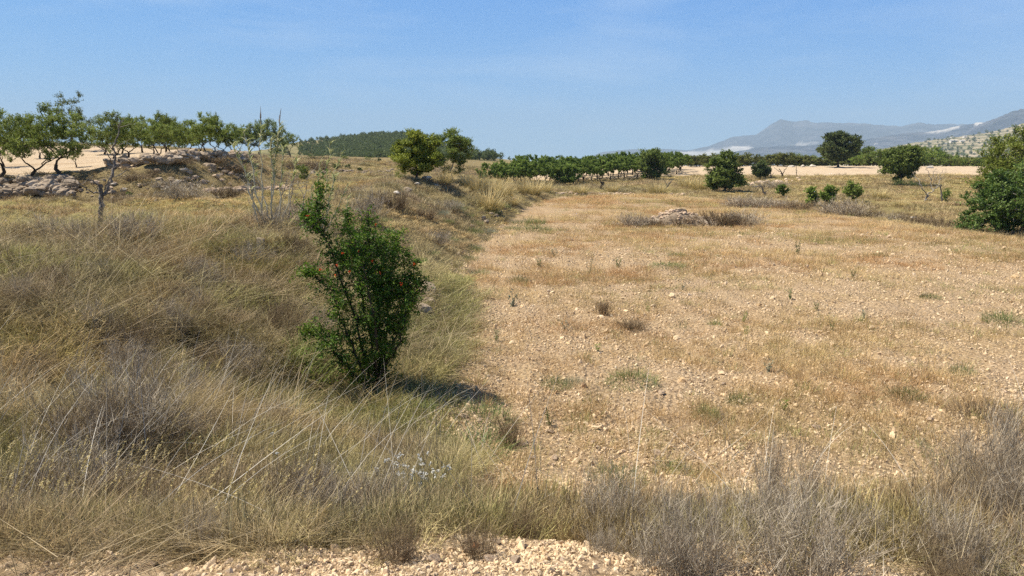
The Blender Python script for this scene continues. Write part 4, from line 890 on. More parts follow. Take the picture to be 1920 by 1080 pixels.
shr = [ # px, py base, height px, width factor, proto, label
 (92, 452, 52, 1.3, 0, 'pale grey twiggy shrub on the slope crest, left of the leafless tree'),
 (45, 462, 46, 1.2, 2, 'brownish dry shrub on the slope crest at the far left'),
 (150, 458, 50, 1.1, 1, 'grey dry shrub at the left foot of the leafless tree'),
 (226, 452, 50, 1.2, 0, 'grey dry shrub at the right foot of the leafless tree'),
 (272, 455, 62, 1.1, 1, 'tall feathery grey shrub on the crest right of the leafless tree'),
 (345, 378, 32, 1.6, 3, 'wide grey shrub below the rocky terrace step'),
 (425, 372, 24, 1.7, 4, 'low brown shrub in front of the lower stone line'),
 (505, 432, 46, 1.3, 1, 'mauve-grey shrub at the foot of the reed clump'),
 (560, 428, 50, 1.5, 0, 'wide mauve-grey shrub right of the reed clump'),
 (545, 470, 30, 1.1, 2, 'small brown shrub on the bank below the reeds'),
 (690, 420, 62, 1.0, 0, 'tall thin grey shrub on the bank crest behind the pomegranate'),
 (735, 392, 36, 1.2, 4, 'dark grey shrub on the bank crest below the pale stones'),
 (820, 456, 26, 1.1, 3, 'small dark grey shrub low on the bank face'),
 (800, 410, 22, 1.3, 4, 'round dull shrub in the middle of the bank face'),
 (845, 395, 22, 1.3, 3, 'small grey shrub high on the bank face'),
 (1187, 424, 28, 1.4, 3, 'rounded silver-grey shrub at the left end of the rock mound'),
 (1275, 424, 24, 1.6, 4, 'brown dry shrub growing in front of the rock mound'),
 (1345, 423, 30, 1.7, 4, 'brown dry shrub on the right half of the rock mound'),
 (1392, 421, 30, 1.6, 3, 'grey-brown shrub at the right end of the rock mound'),
 (1366, 424, 26, 1.5, 4, 'low brown shrub between two others on the rock mound'),
 (1225, 425, 18, 1.6, 4, 'flat brown shrub left of the pale rocks of the mound'),
 (1390, 388, 24, 1.9, 3, 'pale silvery shrub at the far field edge, left one of a row'),
 (1425, 388, 20, 1.9, 3, 'pale grey shrub at the far field edge, in the middle of a row'),
 (1462, 390, 20, 1.8, 3, 'pale grey shrub at the far field edge, by the small upright bush'),
 (1500, 394, 20, 1.7, 4, 'brown-grey shrub left of the two touching bushes'),
 (1578, 402, 34, 1.5, 3, 'tall mauve-grey shrub right of the two touching bushes'),
 (1625, 408, 24, 1.8, 4, 'brown-grey shrub on the right field edge below the feathery bush'),
 (1668, 412, 22, 1.8, 3, 'dull grey shrub along the right field edge'),
 (1712, 418, 22, 1.8, 4, 'low brown shrub along the right field edge near the grey stone'),
 (1760, 424, 24, 1.7, 4, 'red-brown dry shrub just left of the large leafy bush'),
 (1445, 352, 16, 2.4, 3, 'flat grey shrub in the scrub behind the far field edge'),
 (955, 840, 62, .9, 2, 'small brown dry shrub at the stony corner of the field'),
 (1185, 618, 22, 1.5, 4, 'round dry brown tuft shrub in the middle of the field'),
 (1130, 590, 30, 1.1, 2, 'dry reddish weed shrub in the field near its left side'),
]
for i, (px, py, hp, wf, k, lb) in enumerate(shr):
    b = hit(px, py); s_ = hp*proj(b)[2]/F/HH[k]; SG[k].put(b, R.uniform(0, 6.28), (s_*wf, s_*wf, s_), lb, 'dry shrub', 'dry shrubs')
# foreground shrubs, finer twigs
FG = [shrub_proto(111, 'twig', 170, .75, .7, .5, 9, 14, .0022), shrub_proto(112, 'twigbrown', 170, .75, .7, .45, 9, 14, .0022), shrub_proto(113, 'twig', 60, .95, .3, .28, 14, 22, .0028)]
fg = [ # x, y, height, width factor, proto, label
 (.85, 3.55, .28, 1.0, 0, 'dense grey shrub at the bottom edge, right of the bare gravel'),
 (1.35, 3.4, .34, 1.1, 0, 'wide silver-grey dry shrub at the bottom, left half of the right thicket'),
 (1.15, 4.1, .25, 1.1, 1, 'brownish shrub behind the bottom grey shrubs'),
 (1.75, 3.9, .3, 1.0, 0, 'grey shrub in the middle of the right foreground thicket'),
 (1.75, 4.75, .62, .6, 2, 'dark upright twiggy shrub above the pale stones in the right foreground'),
 (2.05, 4.8, .5, .7, 2, 'second dark upright shrub, with straighter twigs, beside the pale stones'),
 (2.85, 4.3, .62, .9, 0, 'tall wiry shrub right of the pale stones in the foreground'),
 (3.0, 3.8, .5, 1.2, 1, 'olive-brown thicket shrub in the lower right corner'),
 (2.55, 3.6, .35, 1.2, 1, 'low straw-coloured shrub at the bottom near the right corner'),
 (3.45, 4.9, .8, .8, 2, 'tallest wiry dark shrub at the right edge of the foreground'),
 (3.25, 4.4, .66, .8, 2, 'open spindly shrub in front of the right edge thicket'),
 (2.05, 3.4, .2, 1.2, 0, 'small grey shrub at the bottom below the pale stones'),
 (-.25, 4.2, .34, 1.0, 1, 'dry shrub with grey stalks right of the woolly flowers'),
 (-.75, 4.0, .42, .9, 0, 'grey dry shrub at bottom centre with thin stalks'),
 (-2.6, 4.2, .6, 1.0, 0, 'large grey thicket shrub in the lower left corner'),
 (-2.9, 5.2, .75, 1.1, 0, 'tangled grey shrub at the left edge on the slope'),
 (-1.3, 4.15, .45, 1.0, 1, 'brown dry shrub at the bottom, left of centre'),
]
rg = np.random.default_rng(19)
for nm, x0, x1, y0, y1, nn, h0, h1 in (('lower right', .5, 3.1, 2.75, 4.3, 46, .2, .42), ('lower left', -3.3, -.9, 3.0, 4.3, 16, .22, .42)):
    q = sorted((rg.uniform(x0, x1), rg.uniform(y0, y1)) for _ in range(nn))
    for i, (x, y) in enumerate(q):
        if nm == 'lower right' and 1.5 < x/y*3.9 < 2.15 and 3.5 < y < 4.4: h0, h1 = .08, .16
        elif nm == 'lower right': h0, h1 = (.16, .3) if i % 5 else (.3, .45)
        k = [0, 1, 0, 1, 0][i % 5]; fg.append((x, y, rg.uniform(h0, h1), rg.uniform(.9, 1.25), k, f"{['grey', 'brown'][k]} wiry shrub, {ordn(i)} from the left in the {nm} thicket"))
fg += [(-.15, 3.05, .2, 1, 1, 'small brown shrub at the left end of the bare bottom gravel'), (.42, 3.12, .16, 1, 0, 'tiny grey shrub in the bare bottom gravel'), (-.5, 2.98, .22, 1, 1, 'low brown shrub on the bottom gravel, left of centre'), (.05, 3.5, .2, 1.1, 1, 'low straw-brown shrub behind the bare bottom gravel')]
for x, y, h, wf, k, lb in fg:
    s_ = h/(.95 if k == 2 else .75); FG[k].put((x, y, H(x, y)-.02), R.uniform(0, 6.28), (s_*wf, s_*wf, s_), lb, 'dry shrub', 'foreground dry shrubs')

def tussock_proto(seed, n=520, h=1.1, w=.35, lean=.42, bw=.012):
    def fn():
        rg = np.random.default_rng(seed); root = empty('esparto_tussock'); b = MB(); a = rg.uniform(0, 6.28, n); rr = w*np.sqrt(rg.random(n))
        b.blades(np.stack([rr*np.cos(a), rr*np.sin(a), 0*a-.05], 1), a+rg.normal(0, .4, n), h*rg.uniform(.5, 1.0, n), np.abs(rg.normal(0, lean, n)), bw, .45, 3, rng=rg, rnd=rg.random(n)*.62); b.build('leaves', M['esparto'], root)
        b = MB(); m = n//4; a = rg.uniform(0, 6.28, m); rr = w*np.sqrt(rg.random(m))
        b.blades(np.stack([rr*np.cos(a), rr*np.sin(a), 0*a], 1), a, h*rg.uniform(.95, 1.3, m), np.abs(rg.normal(0, .25, m)), bw*1.3, .2, 3, rng=rg, rnd=.75+.25*rg.random(m)); b.build('seed_stalks', M['esparto'], root); return root
    return Proto(fn)
TU = [tussock_proto(121), tussock_proto(122, lean=.5), tussock_proto(123, 420, .9)]
tus = [(916, 396, 34, 1.2, 'large golden tussock on the lower end of the bank face'), (893, 362, 28, 1.1, 'golden tussock on the crest right of the sparse pine'), (924, 366, 32, 1.2, 'tall golden tussock behind the large one on the bank'),
 (948, 372, 26, 1.1, 'golden tussock at the right shoulder of the bank'), (872, 352, 22, 1.0, 'small pale tussock beside the sparse pine'), (978, 362, 26, 1.1, 'straw tussock in front of the left end of the orchard'),
 (1000, 366, 24, 1.2, 'straw tussock at the corner where bank and field meet'), (1022, 362, 20, 1.1, 'olive-gold tussock left of the round bright bush'), (1088, 364, 18, 1.3, 'low golden tussock in front of the round bright bush'),
 (1148, 362, 15, 1.4, 'flat golden tussock right of the burnt stump'), (1232, 364, 20, 1.4, 'golden tussock left of the leaning grey stump'), (1290, 352, 20, 1.6, 'bright yellow tussock left of the cone-shaped pine'),
 (1312, 356, 18, 1.4, 'second bright yellow tussock nearer the cone-shaped pine'), (835, 348, 22, 1.0, 'yellow tussock between the bank-top juniper and the sparse pine'), (935, 392, 18, 1.2, 'dull green tussock right below the large golden one'), (960, 386, 16, 1.3, 'small olive tussock beside the fallen stones'),
 (1650, 372, 14, 1.8, 'flat straw tussock below the mid-green tree'), (1690, 388, 14, 1.8, 'bright straw tussock in the dry grass left of the grey dead tree')]
for i, (px, py, hp, wf, lb) in enumerate(tus):
    b = hit(px, py, 20); s_ = 1.3*hp*proj(b)[2]/F/1.1; TU[i % 3].put(b, R.uniform(0, 6.28), (s_*wf, s_*wf, s_), lb, 'grass tussock', 'esparto tussocks')

# round olive cushions and green weeds
def cushion_proto(seed, m, n=420, h=.4, w=.35, nm='herb_cushion', bw=.006, lean=.6):
    def fn():
        rg = np.random.default_rng(seed); b = MB(); a = rg.uniform(0, 6.28, n); rr = w*np.sqrt(rg.random(n)); dz = np.sqrt(np.clip(1-(rr/w)**2, 0, 1))
        b.blades(np.stack([rr*np.cos(a), rr*np.sin(a), h*.45*dz*rg.random(n)-.03], 1), a+rg.normal(0, .6, n), h*.6*rg.uniform(.5, 1.1, n), np.abs(rg.normal(0, lean, n))*(rr/w+.3), bw, .3, 2, rng=rg)
        return b.build(nm, M[m])
    return Proto(fn)
def leafy_proto(seed, m='weed', nm='green_weed', h=.3, n=70, ls=.06):
    def fn():
        rg = np.random.default_rng(seed); b = MB()
        for k in range(7):
            a = rg.uniform(0, 6.28); e = np.array([math.cos(a)*.3*h, math.sin(a)*.3*h, h*rg.uniform(.6, 1)]); c = curve((0, 0, -.02), e, 0, .05, 4, rg); b.tube(c, [.004, .003, .002, .001], 3)
            m_ = n//7; t = rg.uniform(.1, 1, m_); q = np.stack([np.interp(t*3, np.arange(4), c[:, i]) for i in range(3)], 1)+rg.normal(0, .025, (m_, 3)); b.leaves(q, ls, ls*.4, rg.random(m_), rng=rg)
        return b.build(nm, M[m])
    return Proto(fn)
CU = [cushion_proto(131, 'weed'), cushion_proto(132, 'weed', lean=.8), cushion_proto(133, 'greyweed'), cushion_proto(134, 'twigbrown', h=.35)]
WE = [leafy_proto(141), leafy_proto(142, 'greyweed'), leafy_proto(143, 'weed', h=.35), leafy_proto(144, 'orchard', ls=.05)]
TH = [leafy_proto(145, 'weed', 'tall_weed', h=.7, n=60, ls=.04)]
rg = np.random.default_rng(88); bank = []
while len(bank) < 60:
    px, py = rg.uniform(640, 960), rg.uniform(360, 640); lo = np.interp(px, [640, 760, 880, 960], [430, 390, 380, 385]); hi = np.interp(px, [640, 760, 800, 860, 900, 960], [560, 640, 640, 600, 480, 405])
    if lo < py < hi: bank.append((px, py))
for i, (px, py) in enumerate(sorted(bank)):
    k = [0, 1, 3, 2, 1, 0][i % 6]; b = hit(px, py); s_ = rg.uniform(9, 19)*proj(b)[2]/F/.42; CU[k].put(b, R.uniform(0, 6.28), (s_*1.4, s_*1.4, s_), f"{['olive', 'dull green', 'silvery grey', 'brown'][k]} herb cushion on the bank face, {ordn(i) if i < 49 else 'far ' + ordn(i-49)} from the left", 'herb', 'herb cushions on the bank')
rg = np.random.default_rng(91); sl = sorted([(rg.uniform(5, 600), rg.random()) for _ in range(54)])
for i, (px, f) in enumerate(sl):
    py = np.interp(px, [0, 300, 600], [500, 490, 470])+f*np.interp(px, [0, 400, 600], [430, 380, 300]); b = hit(px, py)
    if i % 3 == 2:
        s_ = rg.uniform(.16, .3)/.42; CU[i % 4].put(b, R.uniform(0, 6.28), (s_*1.6, s_*1.6, s_), f"{['olive', 'dull green', 'silvery grey', 'brown'][i % 4]} herb cushion on the left slope, {ordn(i//3)} from the left", 'herb', 'herb cushions on the left slope')
    else:
        k = [0, 1, 0, 1, 2][i % 5]; s_ = rg.uniform(.3, .62)/(.95 if k == 2 else .75); FG[k].put(b, R.uniform(0, 6.28), (s_*1.15, s_*1.15, s_), f"{['grey', 'brown', 'dark'][k]} wiry shrub among the left slope grass, {ordn(i-i//3)} from the left", 'dry shrub', 'wiry shrubs on the left slope')
near_of = {}
def where(px, py):
    a = 'near the rock mound' if 1150 < px < 1440 and py < 470 else 'by the bank foot' if px < 960 and py < 760 else 'in the near field corner' if px < 1150 and py > 620 else 'in the mid field' if px < 1500 else 'in the right field'
    return a
weeds = [(972, 530, 16, 1, 0, 'c'), (900, 515, 14, 1.2, 1, 'c'), (960, 576, 24, .9, 1, 'w'), (958, 430, 10, 1.4, 0, 'c'), (1000, 432, 14, 2.2, 1, 'c'), (990, 420, 16, 1.8, 0, 'c'), (1105, 515, 38, .6, 0, 't'), (1160, 502, 14, 1, 0, 'w'), (1040, 482, 12, 1, 1, 'w'), (1010, 500, 12, 1, 0, 'w'),
 (1040, 730, 30, .9, 1, 'c'), (1075, 722, 18, 1.0, 2, 'c'), (1185, 718, 28, 1.5, 1, 'c'), (1395, 605, 18, .8, 3, 'w'), (1400, 628, 16, .8, 3, 'w'), (1530, 583, 12, 1, 0, 'w'), (1482, 562, 16, .8, 0, 'w'), (1885, 605, 26, 1.3, 0, 'c'), (1620, 596, 12, 1, 1, 'w'), (1340, 610, 12, 1, 1, 'c'), (1215, 585, 10, 1, 3, 'w'),
 (1155, 905, 36, 1.3, 0, 'c'), (1262, 890, 26, 1.3, 0, 'c'), (1325, 782, 28, .8, 1, 'c'), (1160, 940, 40, 1.0, 0, 'c'), (900, 792, 42, 1.4, 1, 'c'), (870, 850, 46, 1.7, 1, 'c'), (1495, 478, 20, .6, 0, 'w'), (1270, 480, 8, 2, 0, 'c'), (1250, 500, 10, 3, 0, 'c'), (1765, 458, 10, 1.8, 3, 'c'), (1700, 745, 24, 1.2, 0, 'c'), (1385, 755, 26, .8, 0, 'c'),
 (1280, 545, 10, 1, 1, 'w'), (1560, 620, 12, 1, 2, 'w'), (1600, 520, 10, 1.2, 0, 'w'), (1120, 660, 14, 1, 3, 'w'), (1060, 620, 14, 1, 1, 'w'), (930, 640, 16, 1, 0, 'w'), (1440, 700, 20, .8, 1, 'w'), (1470, 770, 22, .8, 3, 'w'), (1030, 800, 24, .8, 2, 'w'), (1730, 860, 34, .7, 0, 't'), (1840, 790, 60, .9, 3, 'c'), (1805, 700, 20, 1, 1, 'c'), (1745, 560, 12, 1.4, 0, 'c'), (1650, 480, 9, 1.6, 0, 'c')]
used = {}
for i, (px, py, hp, wf, k, ty) in enumerate(weeds):
    b = hit(px, py); pr, h0, nm, cat = {'c': (CU, .42, 'low cushion of ' + ['olive', 'dull green', 'silvery grey', 'brown'][k] + ' herbs', 'herb'), 'w': (WE, .3, ['leafy green', 'grey-green', 'bushy green', 'bright green'][k] + ' weed', 'weed'), 't': (TH, .7, 'tall thin green weed', 'weed')}[ty]
    s_ = 1.35*hp*proj(b)[2]/F/h0; lb = nm+' '+where(px, py); used.setdefault(lb, []).append((px, i))
    ob = pr[k if ty != 't' else 0].put(b, R.uniform(0, 6.28), (s_*wf, s_*wf, s_), lb, cat, {'c': 'herb cushions', 'w': 'leafy field weeds', 't': 'tall weeds'}[ty]); ob['_i'] = i; weeds[i] = (px, ob)
for lb, L in used.items():
    if len(L) > 1:
        for j, (px, i) in enumerate(sorted(L)): weeds[i][1]['label'] = f"{lb}, {ordn(j)} from left of {len(L)}"
for px, ob in weeds: del ob['_i']

# ------------------------------------------------------------------ reeds
def reed(b, top, r, leafs, label, seed, plume=False, leafy=.5, ll=.35, name='giant_reed', lean_end=None):
    rg = np.random.default_rng(seed); root = empty(name, b); tag(root, label, 'reed', 'giant reeds on the bank crest')
    p1 = np.asarray(top)-b; c = curve((0, 0, -.1), p1, 0, .012, 9, rg); w = MB(); w.tube(c, np.linspace(r, r*.3, 9), 6); w.build('stalk', M['reedstalk'], root, smooth=True)
    L = MB(); n = leafs; t = rg.uniform(leafy, 1, n); q = np.stack([np.interp(t*8, np.arange(9), c[:, i]) for i in range(3)], 1)
    L.blades(q, np.where(rg.random(n) < .6, rg.normal(0, .5, n), rg.uniform(0, 6.28, n)), ll*rg.uniform(.5, 1.1, n), rg.uniform(.2, .6, n), .034, .9, 4, rng=rg); L.build('leaves', M['reed'], root)
    if plume:
        f = MB(); m = 70; t = rg.random(m); d = (c[-1]-c[-2]); d /= np.linalg.norm(d); q = c[-1]+d*(t*.34)[:, None]; f.tube([c[-1], c[-1]+d*.38], [.008, .003], 4)
        f.blades(q, rg.uniform(0, 6.28, m), .12*(1.1-t), .12, .010, .05, 2, rng=rg); f.build('plume', M['plume'], root)
    return root
rd = [ # base px, top px, dy, leaf count, plume, label
 (505, 425, 524, 232, 0, 26, True, 'tallest giant reed, leaning right with a brown plume'),
 (492, 425, 489, 228, .3, 8, True, 'bare upright giant reed with a thin plume, left of the tallest'),
 (497, 430, 456, 245, .2, 10, False, 'grey reed stalk leaning left with a bare tip'),
 (500, 432, 436, 272, -.2, 9, False, 'grey reed bending far to the left'),
 (510, 425, 508, 262, -.1, 16, False, 'leafy reed close beside the tallest reed'),
 (520, 425, 532, 276, .2, 18, False, 'green-leaved reed at the right side of the tall clump'),
 (515, 428, 470, 300, .3, 8, False, 'short grey reed in the left of the clump'),
 (525, 428, 556, 300, 0, 14, False, 'short reed leaning right, with drooping leaves'),
 (488, 432, 462, 330, -.4, 9, False, 'low reed shoot with a pale leafy tip at the left of the clump')]
for i, (bx, by, tx, ty, dy, nl_, pl, lb) in enumerate(rd):
    b = hit(bx, by); b[1] += 0; reed(b, D(tx, ty, b[1]+dy), .022, int(nl_*2.6), lb, 200+i, pl, leafy=.5 if i in (0, 4, 5) else .7)
rd2 = [(596, 440, 618, 268, 0, 34, 'leafy yellow-green reed, tallest of the group above the pomegranate'), (598, 440, 640, 282, .2, 26, 'yellow-green reed arching right above the pomegranate'), (593, 442, 600, 305, -.2, 24, 'upright yellow-green reed beside the arching one'),
 (600, 442, 628, 330, -.3, 30, 'short leafy reed in the group above the pomegranate'), (606, 442, 652, 345, 0, 20, 'low reed leaning right behind the pomegranate top'), (586, 440, 584, 345, .2, 14, 'thin low reed left of the yellow-green group'), (640, 430, 652, 372, .1, 14, 'small pale reed shoot right of the pomegranate top')]
for i, (bx, by, tx, ty, dy, nl_, lb) in enumerate(rd2):
    b = hit(bx, by); reed(b, D(tx, ty, b[1]+dy), .015, int(nl_*2), lb, 220+i, False, leafy=.3, ll=.32)
for i, (bx, by, tx, ty, lb) in enumerate([(478, 420, 470, 318, 'bare grey sapling at the left of the reed clump'), (540, 420, 552, 322, 'bare grey sapling at the right of the reed clump'), (560, 418, 578, 330, 'thin grey sapling between the two reed groups'), (512, 415, 545, 318, 'grey branching sapling inside the reed clump'), (690, 418, 700, 352, 'bare grey sapling on the crest behind the pomegranate')]):
    woody('bare_sapling', lb, 'sapling', (bx, by), [[(bx, by+3, 0, 1.5), ((bx*2+tx)/3, (by*2+ty)/3, .05, 1.2), ((bx+tx*2)/3, (by+ty*2)/3, .1, .9), (tx, ty, .1, .4)], [((bx+tx)/2, (by+ty)/2, 0, .8), (tx-14, ty+22, .2, .3)], [((bx+tx)/2, (by+ty)/2+12, 0, .8), (tx+15, ty+28, -.2, .3)]], 'bark2', group='bare saplings on the bank crest', twigs_=9, seed=240+i)

# patch of bright green leafy grass left of the pomegranate
def bright():
    rg = np.random.default_rng(9); b0 = hit(575, 690); b = MB(); n = 420
    q = np.array([hit(x, y) for x, y in zip(rg.normal(582, 26, 60), rg.normal(690, 18, 60))]); i = rg.integers(0, 60, n); ro = q[i]+np.stack([rg.normal(0, .07, n), rg.normal(0, .07, n), 0*i], 1)-b0
    b.blades(ro, rg.normal(.3, 1.2, n), rg.uniform(.30, .55, n), rg.uniform(.1, .45, n), .02, .6, 3, rng=rg); o = b.build('leafy_grass_patch', M['bright']); o.location = b0
    tag(o, 'patch of bright green broad-leaved grass at the left foot of the pomegranate', 'grass patch')
bright()
def weedleaf(px, py, n, lb, sz=.14, m='greyweed', seed=1):
    rg = np.random.default_rng(seed); b0 = hit(px, py); b = MB(); b.blades(np.tile([0, 0, 0.], (n, 1))+rg.normal(0, .04, (n, 3))*[1, 1, 0], rg.uniform(0, 6.28, n), sz*rg.uniform(.6, 1.2, n), .45, .02, .4, 3, rng=rg); o = b.build('rosette_weed', M[m]); o.location = b0; tag(o, lb, 'weed')
weedleaf(738, 783, 60, 'pale grey-green rosette weed below the pomegranate', .2, 'greyweed', 2); weedleaf(800, 772, 40, 'green rosette weed at the edge of the pomegranate shade', .18, 'weed', 3); weedleaf(758, 800, 50, 'dark green low rosette weed below the pale one', .16, 'weed', 4)

# ------------------------------------------------------------------ foreground stalks, seed heads, flowers
def fg_stalks():
    rg = np.random.default_rng(44); b = MB(); n = 520
    x = rg.uniform(-4.6, 3.6, n); y = rg.uniform(3.5, 8, n); k = (x < 0) | (rg.random(n) < .35); x, y = x[k], y[k]; n = len(x); z = height(x, y)
    az = np.where(x < -1, rg.normal(.5, .5, n), rg.uniform(0, 6.28, n)); b.blades(np.stack([x, y, z], 1), az, rg.uniform(.5, 1.15, n), np.abs(rg.normal(.4, .22, n)), .005, rg.normal(.15, .25, n), 6, rng=rg)
    o = b.build('bleached_stalks', M['stalk']); tag(o, kind='stuff')
    b = MB(); n = 210; x = rg.uniform(-3.1, -1.0, n); y = rg.uniform(3.15, 3.9, n); k = rg.random(n) < 1; x = np.concatenate([x, rg.uniform(.1, 1.1, 60)]); y = np.concatenate([y, rg.uniform(4.6, 5.4, 60)]); n = len(x); z = height(x, y); h = rg.uniform(.18, .42, n)
    az = rg.normal(.2, .6, n); le = rg.uniform(.02, .35, n); tip = b.blades(np.stack([x, y, z], 1), az, h, le, .003, .15, 4, rng=rg)
    th = (le+.15)*1.57; d = np.stack([np.cos(az)*np.sin(th), np.sin(az)*np.sin(th), np.cos(th)], 1)
    for kk in range(16):
        t = kk/16; b.leaves(tip+d*(t*.075)[:, None] if hasattr(t, 'shape') else tip+d*t*.075+rg.normal(0, .0022, (n, 3)), .016, .004, rg.random(n), rng=rg, dirs=d*2)
    o = b.build('golden_seed_heads', M['gold']); tag(o, kind='stuff')
fg_stalks()
def woolly():
    rg = np.random.default_rng(3); b0 = hit(770, 975); root = empty('woolly_flower', b0); tag(root, 'small plant with white woolly flower heads at bottom centre', 'flower'); s_ = MB(); f = MB()
    for k in range(46):
        e = np.array([rg.normal(.02, .11), rg.normal(0, .08), rg.uniform(.24, .42)]); c = curve((e[0]*.3, e[1]*.3, -.02), e, 0, .05, 4, rg); s_.tube(c, [.002, .002, .0015, .001], 3); f.leaves(e+rg.normal(0, .006, (12, 3)), .013, .008, rg.random(12), rng=rg)
    s_.build('stems', M['greyweed'], root); f.build('flower_heads', M['woolly'], root)
woolly()
for i, (px, py, Y, lb) in enumerate([(511, 812, 4.9, 'cream seed head on a stem at lower left, upper one of two'), (520, 850, 4.9, 'cream seed head on a stem at lower left, lower one of two'), (3, 816, 5.2, 'cream seed head at the left edge, upper one'), (8, 832, 5.2, 'cream seed head at the left edge, lower one')]):
    c = D(px, py, Y); b = np.array([c[0]-.02, Y, H(c[0]-.02, Y)]); root = empty('seed_pod_stalk', b); tag(root, lb, 'seed head', 'cream seed heads'); s_ = MB(); s_.tube(curve((0, 0, -.02), c-b, 0, .01, 5), [.0025, .002, .002, .0015, .001], 4); s_.build('stalk', M['stalk'], root)
    rg = np.random.default_rng(i); f = MB(); f.leaves(c-b+rg.normal(0, .006, (7, 3)), .026, .012, rg.random(7), rng=rg, dirs=np.tile([1, 0, .2], (7, 1))); f.build('pod', M['woolly'], root)

# ------------------------------------------------------------------ stones
def rock_obj(name, V, T, m, smooth=False): return mk(name, V, [T], M[m], smooth=smooth)
RK = {}
def rock_proto(seed, m, sub=3, sq=(1, .8, .6)):
    def fn():
        V, T = rockV(seed, sub, sq, 14, .012); rg = np.random.default_rng(seed)
        n = np.array([fbm(v[0]*2+seed, v[1]*2+v[2]*3, .5, 3, seed) for v in V]).reshape(-1, 1); V = V*(1+.12*n); return rock_obj('stone', V, T, m)
    return Proto(fn)
RS = [rock_proto(400+i, 'stone') for i in range(4)]; RB = [rock_proto(410+i, 'rock') for i in range(4)]; RW = [rock_proto(420+i, 'white', sq=(1, .7, .5)) for i in range(3)]
def stone(px, py, wpx, k, lb, P_=RS, sq=1., cat='stone', grp='loose stones', sink=.25, near=2.2):
    b = hit(px, py, near); s_ = wpx*proj(b)[2]/F/2; b[2] += s_*(.6-sink)*sq*.6+(.08 if grp == 'rocks of the bank' and px > 765 and py > 540 else .05 if grp == 'rocks of the bank' else 0); s_ *= 1.3 if grp == 'rocks of the bank' else 1; P_[k % len(P_)].put(b, R.uniform(0, 6.28), (s_, s_*.9, s_*sq), lb, cat, grp)
st = [(874, 1020, 26, 0, 'pale upright stone at the front gravel edge, left of the orange lump'), (932, 1025, 22, 1, 'white stone right of the orange clay lump'), (918, 1058, 34, 2, 'grey-pink stone near the bottom edge, largest of two side by side'), (965, 1055, 32, 3, 'flat stone with dark shade beside the grey-pink one'),
 (815, 1058, 38, 0, 'flat pinkish slab in the bottom gravel'), (772, 1038, 18, 1, 'white stone at the back edge of the bottom gravel'), (738, 1032, 24, 2, 'white stone beneath the grey shrub at bottom centre'), (678, 1032, 22, 3, 'pale stone at the bottom, left of the gravel patch'), (846, 1074, 18, 1, 'small pale stone cut by the bottom edge'), (430, 1058, 26, 0, 'white stone in the bottom left gravel'), (290, 1062, 20, 2, 'pale round stone in the bottom left corner gravel'), (560, 1048, 22, 3, 'pale stone left of centre along the gravel edge'),
 (1240, 740, 20, 1, 'whitest round stone in the near part of the field'), (1229, 855, 24, 1, 'large white stone near the front edge of the field'), (1112, 832, 18, 0, 'pair stone, left, near the front of the field'), (1122, 842, 16, 3, 'pair stone, right, near the front of the field'), (1288, 880, 24, 2, 'flat beige stone beside the olive cushions'), (1032, 812, 16, 2, 'pale stone near the brown corner shrub'), (868, 786, 20, 1, 'pale stone among grass at the field corner'), (805, 797, 18, 0, 'small white stone below the pomegranate shade'), (795, 846, 26, 3, 'grey stone among the grass below the pomegranate'), (815, 870, 16, 0, 'little pink stone in the grass below the pomegranate'),
 (880, 678, 12, 0, 'small white stone at the left edge of the field'), (1356, 722, 12, 1, 'small bright stone in the middle of the field'), (1530, 805, 18, 1, 'white stone in the near right part of the field'), (1724, 808, 16, 3, 'beige stone in the near right part of the field'), (1745, 790, 18, 1, 'flat white stone in the right part of the field'), (985, 838, 16, 1, 'white stone touching the brown corner shrub'), (1000, 862, 18, 0, 'pale stone below the brown corner shrub'), (1040, 862, 20, 3, 'wide pale stone at the near field edge'),
 (1640, 980, 60, 0, 'large orange-beige stone half buried in the right foreground'), (1560, 1000, 30, 1, 'white stone left of the half buried one'), (1520, 968, 26, 2, 'white stone on top of the right foreground stone heap'), (1650, 1010, 44, 3, 'cracked pale stone below the half buried one'), (1610, 1020, 28, 1, 'pale stone at the bottom of the right foreground heap'), (1590, 975, 24, 2, 'pink-white stone between heap and half buried stone'), (1690, 1030, 26, 0, 'grey-white stone in the shade of the right thicket'), (1480, 985, 22, 3, 'small pale stone at the left end of the right heap')]
for px, py, w_, k, lb in st: stone(px, py, w_, k, lb)
o_ = rock_proto(430, 'orange'); stone(891, 1030, 22, 0, 'orange clay lump on the front gravel', [o_], cat='clay lump', grp=None)
